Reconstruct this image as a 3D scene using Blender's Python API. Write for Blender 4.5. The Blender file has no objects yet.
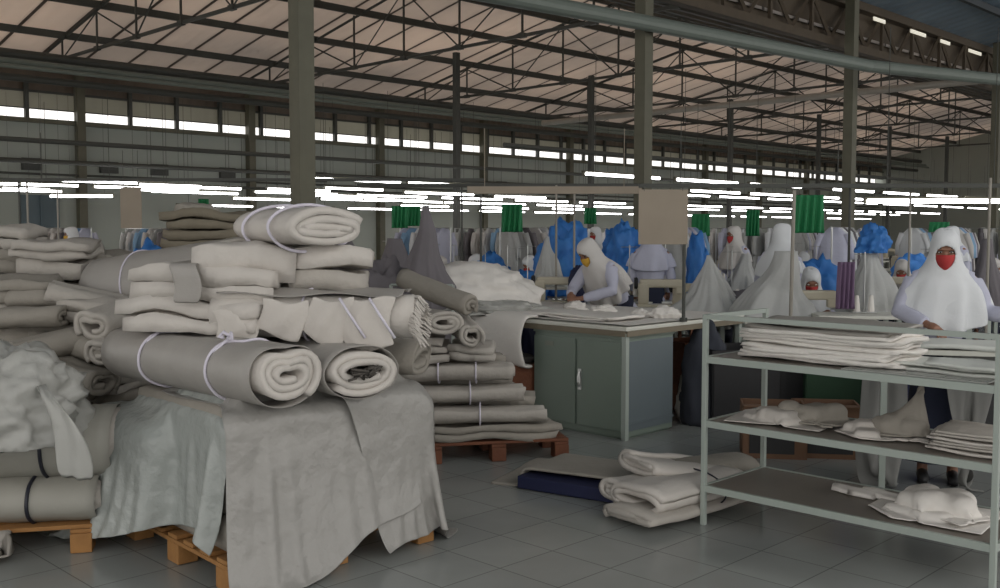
import bpy, bmesh, math, random
import numpy as np
from mathutils import Vector, Matrix, noise
R=math.radians; PI=math.pi; C45=math.sqrt(.5)
rnd=random.Random(7)
sc=bpy.context.scene; COL=sc.collection
EYE=1.55; F=1010.0; PITCH=R(3.5)

# ---------- frames: W() turns (right, forward, up) metres seen from the doorway into hall axes ----------
def W(X,Y,z=0.0): return Vector(((X+Y)*C45,(Y-X)*C45,z))
def ray(px,py):
    u=(px-500)/F; v=(294-py)/F
    return u, math.cos(PITCH)+v*math.sin(PITCH), v*math.cos(PITCH)-math.sin(PITCH)
def at(px,py,D):
    a,b,c=ray(px,py); return (a*D/b, D, EYE+c*D/b)
def zat(py,D): return at(500,py,D)[2]
def xat(px,D): return at(px,294,D)[0]
def gp(px,py,z=0.0):
    a,b,c=ray(px,py); s=(z-EYE)/c; return (a*s,b*s)

# ---------- materials ----------
MATS={}
def mat(name,col,rough=.7,metal=0,noise_amt=.12,noise_scale=6,bump=0,bump_scale=40,bd=.02,col2=None,spec=.5,trans=0,transl=0,emit=None,estr=0,alpha=1,sheen=0):
    if name in MATS: return MATS[name]
    m=bpy.data.materials.new(name); m.use_nodes=True; nt=m.node_tree; N=nt.nodes; L=nt.links
    b=N['Principled BSDF']; out=N['Material Output']
    c=tuple(col)+(1,)
    tc=N.new('ShaderNodeTexCoord')
    if emit:
        b.inputs['Base Color'].default_value=c
        b.inputs['Emission Color'].default_value=tuple(emit)+(1,); b.inputs['Emission Strength'].default_value=estr
    else:
        nz=N.new('ShaderNodeTexNoise'); nz.inputs['Scale'].default_value=noise_scale; nz.inputs['Detail'].default_value=5
        L.new(tc.outputs['Object'],nz.inputs['Vector'])
        mx=N.new('ShaderNodeMix'); mx.data_type='RGBA'
        c2=col2 if col2 else tuple(max(0,x*(1-noise_amt*2)) for x in col)
        mx.inputs[6].default_value=c; mx.inputs[7].default_value=tuple(c2)+(1,)
        L.new(nz.outputs['Fac'],mx.inputs[0]); L.new(mx.outputs[2],b.inputs['Base Color'])
        if bump:
            n2=N.new('ShaderNodeTexNoise'); n2.inputs['Scale'].default_value=bump_scale; n2.inputs['Detail'].default_value=6
            L.new(tc.outputs['Object'],n2.inputs['Vector'])
            bp=N.new('ShaderNodeBump'); bp.inputs['Strength'].default_value=bump; bp.inputs['Distance'].default_value=bd
            L.new(n2.outputs['Fac'],bp.inputs['Height']); L.new(bp.outputs['Normal'],b.inputs['Normal'])
    b.inputs['Roughness'].default_value=rough; b.inputs['Metallic'].default_value=metal
    b.inputs['Specular IOR Level'].default_value=spec
    b.inputs['Alpha'].default_value=alpha
    if transl:
        t=N.new('ShaderNodeBsdfTranslucent'); t.inputs['Color'].default_value=c
        ms=N.new('ShaderNodeMixShader'); ms.inputs[0].default_value=transl
        L.new(b.outputs[0],ms.inputs[1]); L.new(t.outputs[0],ms.inputs[2]); L.new(ms.outputs[0],out.inputs['Surface'])
    MATS[name]=m; return m
cream=mat('cream_fabric',(.46,.43,.39),.9,noise_amt=.08,bump=.35,bump_scale=28,spec=.2)
white=mat('white_fabric',(.58,.545,.505),.85,noise_amt=.05,bump=.3,bump_scale=22,spec=.2)
greige=mat('greige_fabric',(.34,.315,.275),.9,noise_amt=.12,bump=.35,bump_scale=25,spec=.2)
olive=mat('olive_fabric',(.21,.185,.14),.9,noise_amt=.12,bump=.35,bump_scale=25,spec=.2)
wrapg=mat('grey_wrapper',(.37,.35,.325),.5,noise_amt=.12,bump=.25,bump_scale=14)
tarpA=mat('grey_green_plastic_sheet',(.38,.405,.385),.27,noise_amt=.08,bump=.7,bump_scale=4,bd=.07,transl=.06)
tarpB=mat('grey_plastic_sheet',(.35,.34,.32),.30,noise_amt=.08,bump=.7,bump_scale=4,bd=.07,transl=.06)
plast=mat('clear_white_plastic',(.55,.55,.52),.3,noise_amt=.08,bump=.5,bump_scale=12,transl=.25)
string=mat('white_string',(.66,.63,.72),.7,noise_amt=.02)
strap=mat('black_strap',(.015,.017,.03),.5)
core=mat('dark_core_scrap',(.09,.08,.07),.9)
wood=mat('pallet_wood',(.42,.21,.065),.75,noise_amt=.2,noise_scale=9,col2=(.22,.10,.03),bump=.3,bump_scale=30)
wood2=mat('red_brown_wood',(.20,.07,.03),.75,noise_amt=.2,noise_scale=9,col2=(.10,.035,.018),bump=.3)
rackm=mat('pale_green_paint',(.35,.395,.36),.4,noise_amt=.05)
shelfm=mat('shelf_board_grey',(.19,.165,.14),.35,noise_amt=.15,noise_scale=4)
cabm=mat('green_grey_steel',(.18,.225,.19),.45,noise_amt=.08,noise_scale=3)
cabs=mat('blue_grey_steel',(.13,.16,.175),.45,noise_amt=.08,noise_scale=3)
steel=mat('dark_steel',(.06,.063,.055),.6,noise_amt=.1)
steelg=mat('green_grey_steel_column',(.13,.125,.085),.6,noise_amt=.18,noise_scale=5)
ducm=mat('green_grey_pipe',(.17,.20,.175),.5,noise_amt=.1)
palep=mat('pale_pipe',(.30,.28,.24),.5,noise_amt=.1)
chrome=mat('bare_metal',(.45,.46,.45),.3,metal=.8,noise_amt=.05)
black=mat('black_plastic',(.02,.02,.022),.5)
board=mat('cream_board',(.33,.28,.22),.8,noise_amt=.12,noise_scale=5)
netm=mat('green_net',(.03,.34,.13),.6,noise_amt=.2,noise_scale=60,col2=(.01,.15,.05),transl=.3)
blue=mat('bright_blue_fabric',(.07,.30,.72),.6,noise_amt=.2,noise_scale=8,bump=.5,bump_scale=10,col2=(.025,.14,.48),transl=.25)
dblue=mat('deep_blue_fabric',(.012,.016,.06),.7,noise_amt=.1)
hij=mat('white_headscarf',(.68,.70,.72),.85,noise_amt=.04,bump=.1,bump_scale=60,spec=.2)
hijg=mat('cream_headscarf',(.58,.56,.54),.85,noise_amt=.05,bump=.1,bump_scale=60,spec=.2)
shirt=mat('pale_lavender_shirt',(.50,.51,.62),.85,noise_amt=.06,bump=.2,bump_scale=30,spec=.2)
skirt=mat('navy_skirt',(.02,.025,.05),.9,bump=.2)
skin=mat('brown_skin',(.28,.14,.09),.55,noise_amt=.06)
eyew=mat('eye_white',(.6,.58,.55),.3,noise_amt=.01); irism=mat('dark_iris',(.02,.01,.008),.2,noise_amt=.01)
redm=mat('red_mask',(.42,.035,.035),.8,noise_amt=.06); yelm=mat('yellow_mask',(.55,.32,.04),.8,noise_amt=.06)
hairm=mat('black_hair',(.012,.01,.01),.6)
netw=mat('pale_net_cloth',(.54,.55,.54),.8,noise_amt=.06,bump=.4,bump_scale=18,transl=.25)
netg=mat('mauve_grey_cloth',(.20,.185,.20),.85,noise_amt=.1,bump=.3,bump_scale=14,transl=.15)
mauve=mat('mauve_cloth',(.20,.13,.22),.85,noise_amt=.1)
mach=mat('cream_enamel',(.48,.44,.34),.35,noise_amt=.04)
tabw=mat('white_table_laminate',(.62,.62,.56),.5,noise_amt=.04)
card=mat('brown_cardboard',(.20,.11,.065),.85,noise_amt=.15)
paper=mat('white_paper_cloth',(.74,.71,.67),.8,noise_amt=.06,bump=.2,bump_scale=30,spec=.2)
tubem=mat('lit_tube',(1,1,1),.5,emit=(1,.99,1),estr=11)
wallm=mat('wall_green_grey',(.36,.39,.35),.8,noise_amt=.08,noise_scale=.4)
navyd=mat('blue_grey_door',(.10,.14,.16),.6,noise_amt=.08,noise_scale=2)
brownc=mat('brown_corrugated',(.16,.125,.095),.7,noise_amt=.2,noise_scale=.8)
palec=mat('pale_translucent_sheet',(.42,.41,.36),.7,noise_amt=.1,noise_scale=.8,transl=.35)
ductw=mat('brown_rafter_paint',(.10,.075,.05),.8,noise_amt=.2)

# ---------- mesh builder ----------
class MB:
    def __init__(s): s.v=[]; s.f=[]
    def add(s,vs,fs):
        o=len(s.v); s.v+= [tuple(v) for v in vs]; s.f+=[tuple(i+o for i in f) for f in fs]; return s
    def box(s,c,d,rot=0,bev=0):
        x,y,z=d[0]/2,d[1]/2,d[2]/2; ca,sa=math.cos(rot),math.sin(rot)
        if bev:
            bm=bmesh.new(); bmesh.ops.create_cube(bm,size=1)
            for v in bm.verts: v.co=Vector((v.co.x*d[0],v.co.y*d[1],v.co.z*d[2]))
            bmesh.ops.bevel(bm,geom=bm.edges[:],offset=bev,segments=2,affect='EDGES',profile=.6)
            bm.verts.index_update()
            vs=[(c[0]+v.co.x*ca-v.co.y*sa,c[1]+v.co.x*sa+v.co.y*ca,c[2]+v.co.z) for v in bm.verts]
            fs=[[v.index for v in f.verts] for f in bm.faces]; bm.free(); return s.add(vs,fs)
        vs=[(c[0]+a*x*ca-b*y*sa,c[1]+a*x*sa+b*y*ca,c[2]+e*z) for a,b,e in ((-1,-1,-1),(1,-1,-1),(1,1,-1),(-1,1,-1),(-1,-1,1),(1,-1,1),(1,1,1),(-1,1,1))]
        return s.add(vs,[(0,3,2,1),(4,5,6,7),(0,1,5,4),(1,2,6,5),(2,3,7,6),(3,0,4,7)])
    def tube(s,pts,r,n=8,closed=False,caps=True):
        pts=[Vector(p) for p in pts]; k=len(pts); rs=r if isinstance(r,(list,tuple)) else [r]*k
        vs=[];fs=[]; pn=None
        for i,p in enumerate(pts):
            if closed: t=pts[(i+1)%k]-pts[i-1]
            else: t=pts[min(i+1,k-1)]-pts[max(i-1,0)]
            t.normalize()
            if pn is None:
                a=Vector((0,0,1)) if abs(t.z)<.9 else Vector((1,0,0)); nn=t.cross(a).normalized()
            else: nn=(pn-t*pn.dot(t)).normalized()
            pn=nn; b=t.cross(nn)
            for j in range(n):
                an=2*PI*j/n; vs.append(p+(nn*math.cos(an)+b*math.sin(an))*rs[i])
        m=k if closed else k-1
        for i in range(m):
            for j in range(n):
                a=i*n+j;b_=i*n+(j+1)%n;c=((i+1)%k)*n+(j+1)%n;d=((i+1)%k)*n+j; fs.append((a,b_,c,d))
        if caps and not closed: fs.append(tuple(range(n-1,-1,-1))); fs.append(tuple((k-1)*n+j for j in range(n)))
        return s.add(vs,fs)
    def lathe(s,prof,c=(0,0,0),n=16,sx=1,sy=1):
        vs=[];fs=[]
        for r,z in prof:
            for j in range(n):
                a=2*PI*j/n; vs.append((c[0]+r*sx*math.cos(a),c[1]+r*sy*math.sin(a),c[2]+z))
        for i in range(len(prof)-1):
            for j in range(n): fs.append((i*n+j,i*n+(j+1)%n,(i+1)*n+(j+1)%n,(i+1)*n+j))
        fs.append(tuple(range(n-1,-1,-1))); fs.append(tuple((len(prof)-1)*n+j for j in range(n)))
        return s.add(vs,fs)
    def grid(s,P,closed=False):
        h,w=len(P),len(P[0]); vs=[p for row in P for p in row]; fs=[]
        for i in range(h-1):
            for j in range(w if closed else w-1): fs.append((i*w+j,i*w+(j+1)%w,(i+1)*w+(j+1)%w,(i+1)*w+j))
        return s.add(vs,fs)
    def build(s,name,m,parent=None,smooth=False,loc=None,rotz=None,solid=0,sub=0,ang=None):
        me=bpy.data.meshes.new(name); me.from_pydata(s.v,[],s.f); me.update()
        if smooth: me.polygons.foreach_set('use_smooth',[True]*len(me.polygons))
        me.materials.append(m); o=bpy.data.objects.new(name,me); COL.objects.link(o)
        if solid: q=o.modifiers.new('s','SOLIDIFY'); q.thickness=solid; q.offset=0
        if sub: q=o.modifiers.new('u','SUBSURF'); q.levels=sub; q.render_levels=sub
        if parent: o.parent=parent
        if loc is not None: o.location=loc
        if rotz is not None: o.rotation_euler=(0,0,rotz)
        return o
def tag(o,label=None,cat=None,group=None,kind=None):
    if label: o['label']=label
    if cat: o['category']=cat
    if group: o['group']=group
    if kind: o['kind']=kind
    return o
def empty(name,X,Y,z=0,rot=0,label=None,cat=None,group=None):
    o=bpy.data.objects.new(name,None); COL.objects.link(o); o.empty_display_size=.1
    o.location=W(X,Y,z); o.rotation_euler=(0,0,R(rot-45)); return tag(o,label,cat,group)
def place(o,X,Y,z=0,rot=0,tilt=(0,0),scale=None):
    o.location=W(X,Y,z); o.rotation_euler=(R(tilt[0]),R(tilt[1]),R(rot-45))
    if scale: o.scale=scale
    return o
def dup(root,label=None,group=None):
    r=root.copy(); COL.objects.link(r)
    if label: r['label']=label
    if group: r['group']=group
    for ch in list(root.children):
        c=ch.copy(); COL.objects.link(c); c.parent=r
        for g in list(ch.children):
            d=g.copy(); COL.objects.link(d); d.parent=c
    return r
def struct(mb,name,m,**k): return tag(mb.build(name,m,**k),kind='structure')

# ---------- cloth helpers ----------
def ribbon(path,t,L,seed=0,amp=.012,freq=5,nx=14,endj=.01,taper=0):
    """closed ribbon cross-section in (y,z) extruded along x with soft irregularity"""
    P=np.array(path,float); T=np.gradient(P,axis=0); T/=np.linalg.norm(T,axis=1)[:,None]+1e-9
    Nn=np.stack([-T[:,1],T[:,0]],1); A=P+Nn*t/2; B=P-Nn*t/2; n=len(P)
    mb=MB(); vs=[]
    for i in range(nx+1):
        u=i/nx; x=(u-.5)*L
        for k,side in ((0,A),(1,B)):
            for j in range(n):
                y,z=side[j]
                ex=endj*noise.noise(Vector((j*.13,seed*3.1,u*9+k*.2)))*(1 if 0<i<nx else 2.2)
                d=noise.noise_vector(Vector((x*freq+seed*7.7,y*freq,z*freq*1.3)))*amp
                d2=noise.noise_vector(Vector((x*freq*3+seed,y*freq*3,z*freq*3)))*amp*.35
                sh=1-taper*(2*u-1)**4
                vs.append((x+ex,y*sh+d.x+d2.x,z*sh+d.y+d2.y))
    fs=[]; w=2*n
    for i in range(nx):
        a=i*w;b=(i+1)*w
        for j in range(n-1):
            fs.append((a+j,b+j,b+j+1,a+j+1)); fs.append((a+n+j+1,b+n+j+1,b+n+j,a+n+j))
        fs.append((a,a+n,b+n,b)); fs.append((a+n-1,b+n-1,b+2*n-1,a+2*n-1))
    for j in range(n-1):
        fs.append((j,j+1,n+j+1,n+j)); e=nx*w; fs.append((e+j+1,e+j,e+n+j,e+n+j+1))
    return mb.add(vs,fs)
def serp(w,h,n,jit=0,seed=0):
    r=random.Random(seed); p=h/n; pts=[]
    for k in range(n):
        y0,y1=-w/2+p/2,w/2-p/2; y0+=r.uniform(0,jit); y1-=r.uniform(0,jit); z=p*(k+.5)
        xs=[y0+(y1-y0)*i/7 for i in range(8)]
        if k%2: xs.reverse()
        sag=[.006*math.sin(i*1.3+k+seed) for i in range(8)]
        pts+=[(x,z+s) for x,s in zip(xs,sag)]
        if k<n-1:
            sgn=1 if k%2==0 else -1; cx=xs[-1]
            for a in (-60,-30,0,30,60): pts.append((cx+sgn*p/2*math.cos(R(a))*1.0,z+p/2+p/2*math.sin(R(a))))
    return pts
def spiral(ry,rz,t,turns,heart=.0,ph=0.,n=26):
    pts=[]; N_=int(turns*n)
    for i in range(N_+1):
        th=2*PI*i/n; d_=t*1.06*th/2/PI; ay=max(ry-t/2-d_,t*.35); az=max(rz-t/2-d_,t*.30)
        if ry-t/2-d_<t*.3: break
        a=th+ph; d=((a-PI/2+PI)%(2*PI))-PI
        h=1-heart*math.exp(-(d/.45)**2)
        pts.append((ay*h*math.cos(a),az*h*math.sin(a)))
    return pts
FOLD={}
def fold_mesh(var,L,w,h,n,m,big=1):
    key=(var,round(L,2),round(w,2),round(h,2),n,m.name)
    if key not in FOLD:
        o=ribbon(serp(w,h,n,.05*w,var),h/n*.93,L,seed=var,amp=.028*big,freq=3.4,nx=12,endj=.03,taper=.10).build('fabric_bundle',m,smooth=True)
        FOLD[key]=o.data; bpy.data.objects.remove(o)
    return FOLD[key]
def bundle(label,cat,group,X,Y,z,rot,L,w,h,n=3,m=None,var=1,tilt=(0,0),name='fabric_bundle',tie=0,big=1):
    me=fold_mesh(var,L,w,h,n,m or cream,big); o=bpy.data.objects.new(name,me); COL.objects.link(o)
    place(o,X,Y,z,rot,tilt); tag(o,label,cat,group)
    for k in range(tie):
        x=(k+1)/(tie+1)*L-L/2
        y0,z0=w/2+.012,h+.012
        pts=[(x,-y0,.03),(x+.004,-y0,h*.5),(x,-y0*.93,z0*.97),(x,0,z0+.004),(x+.01,y0*.93,z0*.97),(x,y0,h*.5),(x,y0,.03),(x,0,-.005)]
        MB().tube(pts,.006,6,closed=True).build('string_tie',string,o,smooth=True)
    return o
def roll(label,cat,group,X,Y,z,rot,L,ry,rz,t=.022,turns=3,heart=0,m=None,wrap=None,ph=-.6,tilt=(0,0),name='fabric_roll',ties=0,seed=1,tiem=None,bow=False,tier=.005,tiex=None,corem=False,wl=.96):
    """axis along local x, resting on z"""
    o=ribbon(spiral(ry,rz,t,turns,heart,ph),t*.96,L,seed=seed,amp=.012,freq=5,nx=14,endj=.012).build(name,m or cream,smooth=True)
    for v in o.data.vertices: v.co.z+=rz
    place(o,X,Y,z,rot,tilt); tag(o,label,cat,group)
    def ringp(x,e,k=40,sd=0):
        out=[]
        for i in range(k):
            a=2*PI*i/k; d=((a-PI/2+PI)%(2*PI))-PI; h=1-heart*math.exp(-(d/.45)**2)*.8
            nz=noise.noise(Vector((math.cos(a)*1.5+seed,math.sin(a)*1.5,x*6)))*.006
            out.append((x+noise.noise(Vector((a,x*3,seed)))*.01*0,(ry+e+nz)*h*math.cos(a),rz+(rz+e+nz)*h*math.sin(a)))
        return out
    if wrap:
        P=[ringp(-L/2*wl+L*wl*i/16,.009+.004*noise.noise(Vector((i*.7,seed,0)))) for i in range(17)]
        MB().grid(P,closed=True).build('wrapper',wrap,o,smooth=True,solid=.003)
    xs=tiex or [L*(-.5+(k+1)/(ties+1)) for k in range(ties)]
    for x in xs:
        q=MB().tube([(a+.012*math.sin(b*9),b,c) for a,b,c in ringp(x,.016 if wrap else .006)],tier,6,closed=True)
        if bow:
            zt=2*rz+.02
            for s in (-1,1): q.tube([(x,0-ry*.35,zt-.01),(x+s*.03,-ry*.35-.02,zt+.012),(x+s*.055,-ry*.35-.03,zt-.012),(x+s*.02,-ry*.35-.03,zt-.01)],tier*1.2,6)
            q.tube([(x,-ry*.35,zt-.01),(x+.01,-ry*.6,zt-.03),(x-.01,-ry*.85,zt-.075)],tier,6)
        q.build('string_tie' if (tiem is None) else 'strap_band',tiem or string,o,smooth=True)
    if corem:
        q=MB()
        for k in range(26):
            a=rnd.uniform(0,2*PI); rr=rnd.uniform(0,.4)
            p=Vector((L/2*.95,rr*ry*math.cos(a),rz+rr*.5*rz*math.sin(a)))
            q.tube([p,p+Vector((rnd.uniform(.02,.06),rnd.uniform(-.04,.04),rnd.uniform(-.02,.03))),p+Vector((rnd.uniform(.03,.07),rnd.uniform(-.06,.06),rnd.uniform(-.03,.02)))],.006,5)
        q.build('core_scraps',core,o,smooth=True)
    return o
def sim(nu,nv,lu,lv,pos,colliders,steps=170,it=10,grav=.0016,bend=.4,fric=.6,seed=0,pins=None,floor=0.006,th=.012,noise_a=.01,wind=None,slack=1.0):
    """position based cloth; pos(u,v)->start point; colliders = rounded boxes (centre, half, angle, radius)"""
    rg=np.random.RandomState(seed)
    P=np.array([[pos(i/(nu-1),j/(nv-1)) for j in range(nv)] for i in range(nu)],float)
    P+=rg.randn(*P.shape)*noise_a*.3
    for a in range(3):
        for q in range(4):
            P[:,:,2]+=noise_a*np.sin(np.linspace(0,1,nu)[:,None]*rg.uniform(3,12)+np.linspace(0,1,nv)[None]*rg.uniform(3,14)+rg.uniform(0,6))*.3
    du=lu*slack/(nu-1); dv=lv*slack/(nv-1); dd=math.hypot(du,dv); Q=P.copy()
    fix=np.zeros((nu,nv),bool)
    if pins is not None:
        for i in range(nu):
            for j in range(nv):
                if pins(i/(nu-1),j/(nv-1)): fix[i,j]=True
    P0=P.copy()
    def con(sa,sb,rest,k,comp=1.):
        A=P[sa];B=P[sb]; D=B-A; l=np.linalg.norm(D,axis=2,keepdims=True)+1e-9
        c=(l-rest)/l; c=np.where(c<0,c*comp,c)*D*.5*k; P[sa]+=c; P[sb]-=c
    S=slice
    groups=[]
    for o in (0,1):
        groups.append(((S(o,nu-1,2),S(None)),(S(o+1,nu,2),S(None)),du,1,1)); groups.append(((S(None),S(o,nv-1,2)),(S(None),S(o+1,nv,2)),dv,1,1))
        groups.append(((S(o,nu-1,2),S(0,nv-1)),(S(o+1,nu,2),S(1,nv)),dd,.5,.6)); groups.append(((S(o,nu-1,2),S(1,nv)),(S(o+1,nu,2),S(0,nv-1)),dd,.5,.6))
    for o in range(4):
        groups.append(((S(o,nu-2,4),S(None)),(S(o+2,nu,4),S(None)),2*du,bend,1)); groups.append(((S(None),S(o,nv-2,4)),(S(None),S(o+2,nv,4)),2*dv,bend,1))
    def fixslice(g):
        (a,b,r,k,c)=g
        A=P[a].shape;B=P[b].shape
        n0=min(A[0],B[0]);n1=min(A[1],B[1])
        return n0,n1
    for st in range(steps):
        V=(P-Q)*.965; Q=P.copy(); P+=V; P[:,:,2]-=grav
        if wind: P+=np.array(wind)
        for _ in range(it):
            for (a,b,r_,k,c) in groups:
                A=P[a];B=P[b]; n0=min(A.shape[0],B.shape[0]); n1=min(A.shape[1],B.shape[1])
                if n0==0 or n1==0: continue
                A=A[:n0,:n1];B=B[:n0,:n1]; D=B-A; l=np.linalg.norm(D,axis=2,keepdims=True)+1e-9
                cc=(l-r_)/l; cc=np.where(cc<0,cc*c,cc)*D*.5*k; A+=cc; B-=cc
            if pins is not None: P[fix]=P0[fix]
        for (cx,cy,cz,hx,hy,hz,ang,rad) in colliders:
            ca,sa=math.cos(ang),math.sin(ang)
            X=P[:,:,0]-cx;Y=P[:,:,1]-cy;Z=P[:,:,2]-cz
            lx=X*ca+Y*sa; ly=-X*sa+Y*ca
            qx=np.clip(lx,-hx+rad,hx-rad);qy=np.clip(ly,-hy+rad,hy-rad);qz=np.clip(Z,-hz+rad,hz-rad)
            dx,dy,dz=lx-qx,ly-qy,Z-qz; d=np.sqrt(dx*dx+dy*dy+dz*dz); R_=rad+th
            inside=d<1e-6
            if inside.any():
                # push deep points out through the nearest face
                px=hx-np.abs(lx);pz=hz-Z;py=hy-np.abs(ly)
                up=inside&(pz<=np.minimum(px,py)); sx=inside&~up&(px<=py); sy=inside&~up&~sx
                Z2=np.where(up,hz+th,Z); lx2=np.where(sx,np.sign(lx)*(hx+th),lx); ly2=np.where(sy,np.sign(ly)*(hy+th),ly)
            else: Z2,lx2,ly2=Z,lx,ly
            hit=(~inside)&(d<R_); k=np.where(hit,R_/np.maximum(d,1e-6),1)
            lx2=np.where(hit,qx+dx*k,lx2);ly2=np.where(hit,qy+dy*k,ly2);Z2=np.where(hit,qz+dz*k,Z2)
            P[:,:,0]=cx+lx2*ca-ly2*sa;P[:,:,1]=cy+lx2*sa+ly2*ca;P[:,:,2]=cz+Z2
            h=(hit|inside)[:,:,None]; Q=np.where(h,Q+(P-Q)*fric,Q)
        if floor is not None:
            m_=P[:,:,2]<floor; P[:,:,2]=np.where(m_,floor,P[:,:,2]); Q=np.where(m_[:,:,None],Q+(P-Q)*.8,Q)
    return P
def trim(P,u0=lambda v:0,u1=lambda v:1,v0=lambda u:0,v1=lambda u:1):
    """cut a sheet along smooth lines given in its own sheet coordinates"""
    nu,nv=P.shape[:2]; Q=P.copy()
    for i in range(nu):
        a,b=v0(i/(nu-1)),v1(i/(nu-1)); s=(a+(b-a)*np.linspace(0,1,nv))*(nv-1)
        for k in range(3): Q[i,:,k]=np.interp(s,np.arange(nv),P[i,:,k])
    P=Q.copy()
    for j in range(nv):
        a,b=u0(j/(nv-1)),u1(j/(nv-1)); s=(a+(b-a)*np.linspace(0,1,nu))*(nu-1)
        for k in range(3): Q[:,j,k]=np.interp(s,np.arange(nu),P[:,j,k])
    return Q
def cloth(P,name,m,label=None,cat=None,group=None,solid=.004,parent=None,sub=1,keep=None):
    """P in (right,forward,up) metres -> object with its origin at the sheet's foot"""
    P=np.array(P); c=P.reshape(-1,3).mean(0); z0=P[:,:,2].min()
    mb=MB().grid([[(p[0]-c[0],p[1]-c[1],p[2]-z0) for p in row] for row in P])
    if keep:
        nu,nv=P.shape[:2]; mb.f=[f for f in mb.f if keep((f[0]//nv)/(nu-2),(f[0]%nv)/(nv-2))]
        us=sorted(set(i for f in mb.f for i in f)); mp={i:k for k,i in enumerate(us)}; mb.v=[mb.v[i] for i in us]; mb.f=[tuple(mp[i] for i in f) for f in mb.f]
        zz=min(v[2] for v in mb.v); mb.v=[(v[0],v[1],v[2]-zz) for v in mb.v]; z0+=zz
    o=mb.build(name,m,parent,smooth=True,solid=solid,sub=sub); place(o,c[0],c[1],z0); tag(o,label,cat,group); return o
def heap(name,m,label,cat,X,Y,z,sx,sy,sz,rot=0,seed=0,rough=.35,flat=True,group=None,sub=5,freq=2.2):
    bm=bmesh.new(); bmesh.ops.create_icosphere(bm,subdivisions=sub,radius=1)
    for v in bm.verts:
        p=v.co.copy(); n=noise.fractal(p*freq+Vector((seed*5.3,0,0)),.8,2.1,5); r_=1-abs(noise.noise(p*freq*1.7+Vector((0,seed,3))))*rough*1.3
        q=p*(1+n*rough*.5)*(.75+.3*r_)
        q.z=max(q.z,-.35) if flat else q.z
        v.co=Vector((q.x*sx,q.y*sy,(q.z+.35)*sz/1.35 if flat else q.z*sz))
    me=bpy.data.meshes.new(name); bm.to_mesh(me); bm.free(); me.materials.append(m)
    me.polygons.foreach_set('use_smooth',[True]*len(me.polygons))
    o=bpy.data.objects.new(name,me); COL.objects.link(o); place(o,X,Y,z,rot); return tag(o,label,cat,group)
def drape(name,m,label,cat,X,Y,z,H,rx,ry,folds=9,rot=0,seed=0,lean=(0,0),top=.03,group=None,exp=1.35,amp=.16):
    """cloth hung over a point and fanning out"""
    n=72;k=22;P=[]
    for i in range(k+1):
        u=i/k; row=[]
        rr=top+(1-top)*u**exp
        for j in range(n):
            a=2*PI*j/n
            f=1+amp*u**.6*math.sin(folds*a+seed+1.6*math.sin(2*a+seed)+u*1.2)*(.6+.6*noise.noise(Vector((a,seed,0))))+.45*noise.noise(Vector((math.cos(a)*1.1,math.sin(a)*1.1,u*1.6+seed*2)))*(.4+.6*u)+.05*math.sin(19*a+u*5)*u
            row.append((rx*rr*f*math.cos(a)+lean[0]*(1-u),ry*rr*f*math.sin(a)+lean[1]*(1-u),H*(1-u)+(.05*H*noise.noise(Vector((a,u*3,seed))) if 0<i<k else 0)))
        P.append(row)
    P=[[(lambda q,d:(q[0]+d.x*.6,q[1]+d.y*.6,max(0,q[2]+d.z*.35*(0 if q[2]<.03 else 1))))(q,noise.noise_vector(Vector((q[0]*3.2+seed,q[1]*3.2,q[2]*3.2)))*.13*min(1,(1-q[2]/H)+.25)) for q in row] for row in P]
    mb=MB().grid(P,closed=True); b=len(mb.v); mb.v.append(tuple(sum(q[k] for q in P[0])/n for k in range(3))); 
    mb.f+=[(b,(j+1)%n,j) for j in range(n)]
    o=mb.build(name,m,smooth=True,solid=.003); place(o,X,Y,z,rot); return tag(o,label,cat,group)
# ================= THE HALL =================
def floor_mat():
    m=bpy.data.materials.new('glazed_floor_tile'); m.use_nodes=True; nt=m.node_tree; N=nt.nodes; L=nt.links; b=N['Principled BSDF']
    tc=N.new('ShaderNodeTexCoord'); br=N.new('ShaderNodeTexBrick'); br.offset=0; br.squash=1
    for k,v in (('Scale',1),('Mortar Size',.0035),('Mortar Smooth',.3),('Brick Width',.36),('Row Height',.36),('Bias',0)): br.inputs[k].default_value=v
    br.inputs['Color1'].default_value=(.29,.305,.295,1); br.inputs['Color2'].default_value=(.32,.335,.32,1); br.inputs['Mortar'].default_value=(.17,.18,.17,1)
    L.new(tc.outputs['Object'],br.inputs['Vector'])
    nz=N.new('ShaderNodeTexNoise'); nz.inputs['Scale'].default_value=1.3; nz.inputs['Detail'].default_value=6; L.new(tc.outputs['Object'],nz.inputs['Vector'])
    mx=N.new('ShaderNodeMix'); mx.data_type='RGBA'; mx.blend_type='MULTIPLY'; mx.inputs[0].default_value=.45
    rp=N.new('ShaderNodeValToRGB'); rp.color_ramp.elements[0].position=.3; rp.color_ramp.elements[0].color=(.6,.6,.6,1); rp.color_ramp.elements[1].position=.65
    L.new(nz.outputs['Fac'],rp.inputs[0]); L.new(br.outputs['Color'],mx.inputs[6]); L.new(rp.outputs['Color'],mx.inputs[7]); L.new(mx.outputs[2],b.inputs['Base Color'])
    mr=N.new('ShaderNodeMapRange'); mr.inputs[3].default_value=.10; mr.inputs[4].default_value=.26; L.new(nz.outputs['Fac'],mr.inputs[0]); L.new(mr.outputs[0],b.inputs['Roughness'])
    bp=N.new('ShaderNodeBump'); bp.inputs['Strength'].default_value=.25; bp.inputs['Distance'].default_value=.004; bp.invert=True
    L.new(br.outputs['Fac'],bp.inputs['Height']); L.new(bp.outputs['Normal'],b.inputs['Normal'])
    return m
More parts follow.
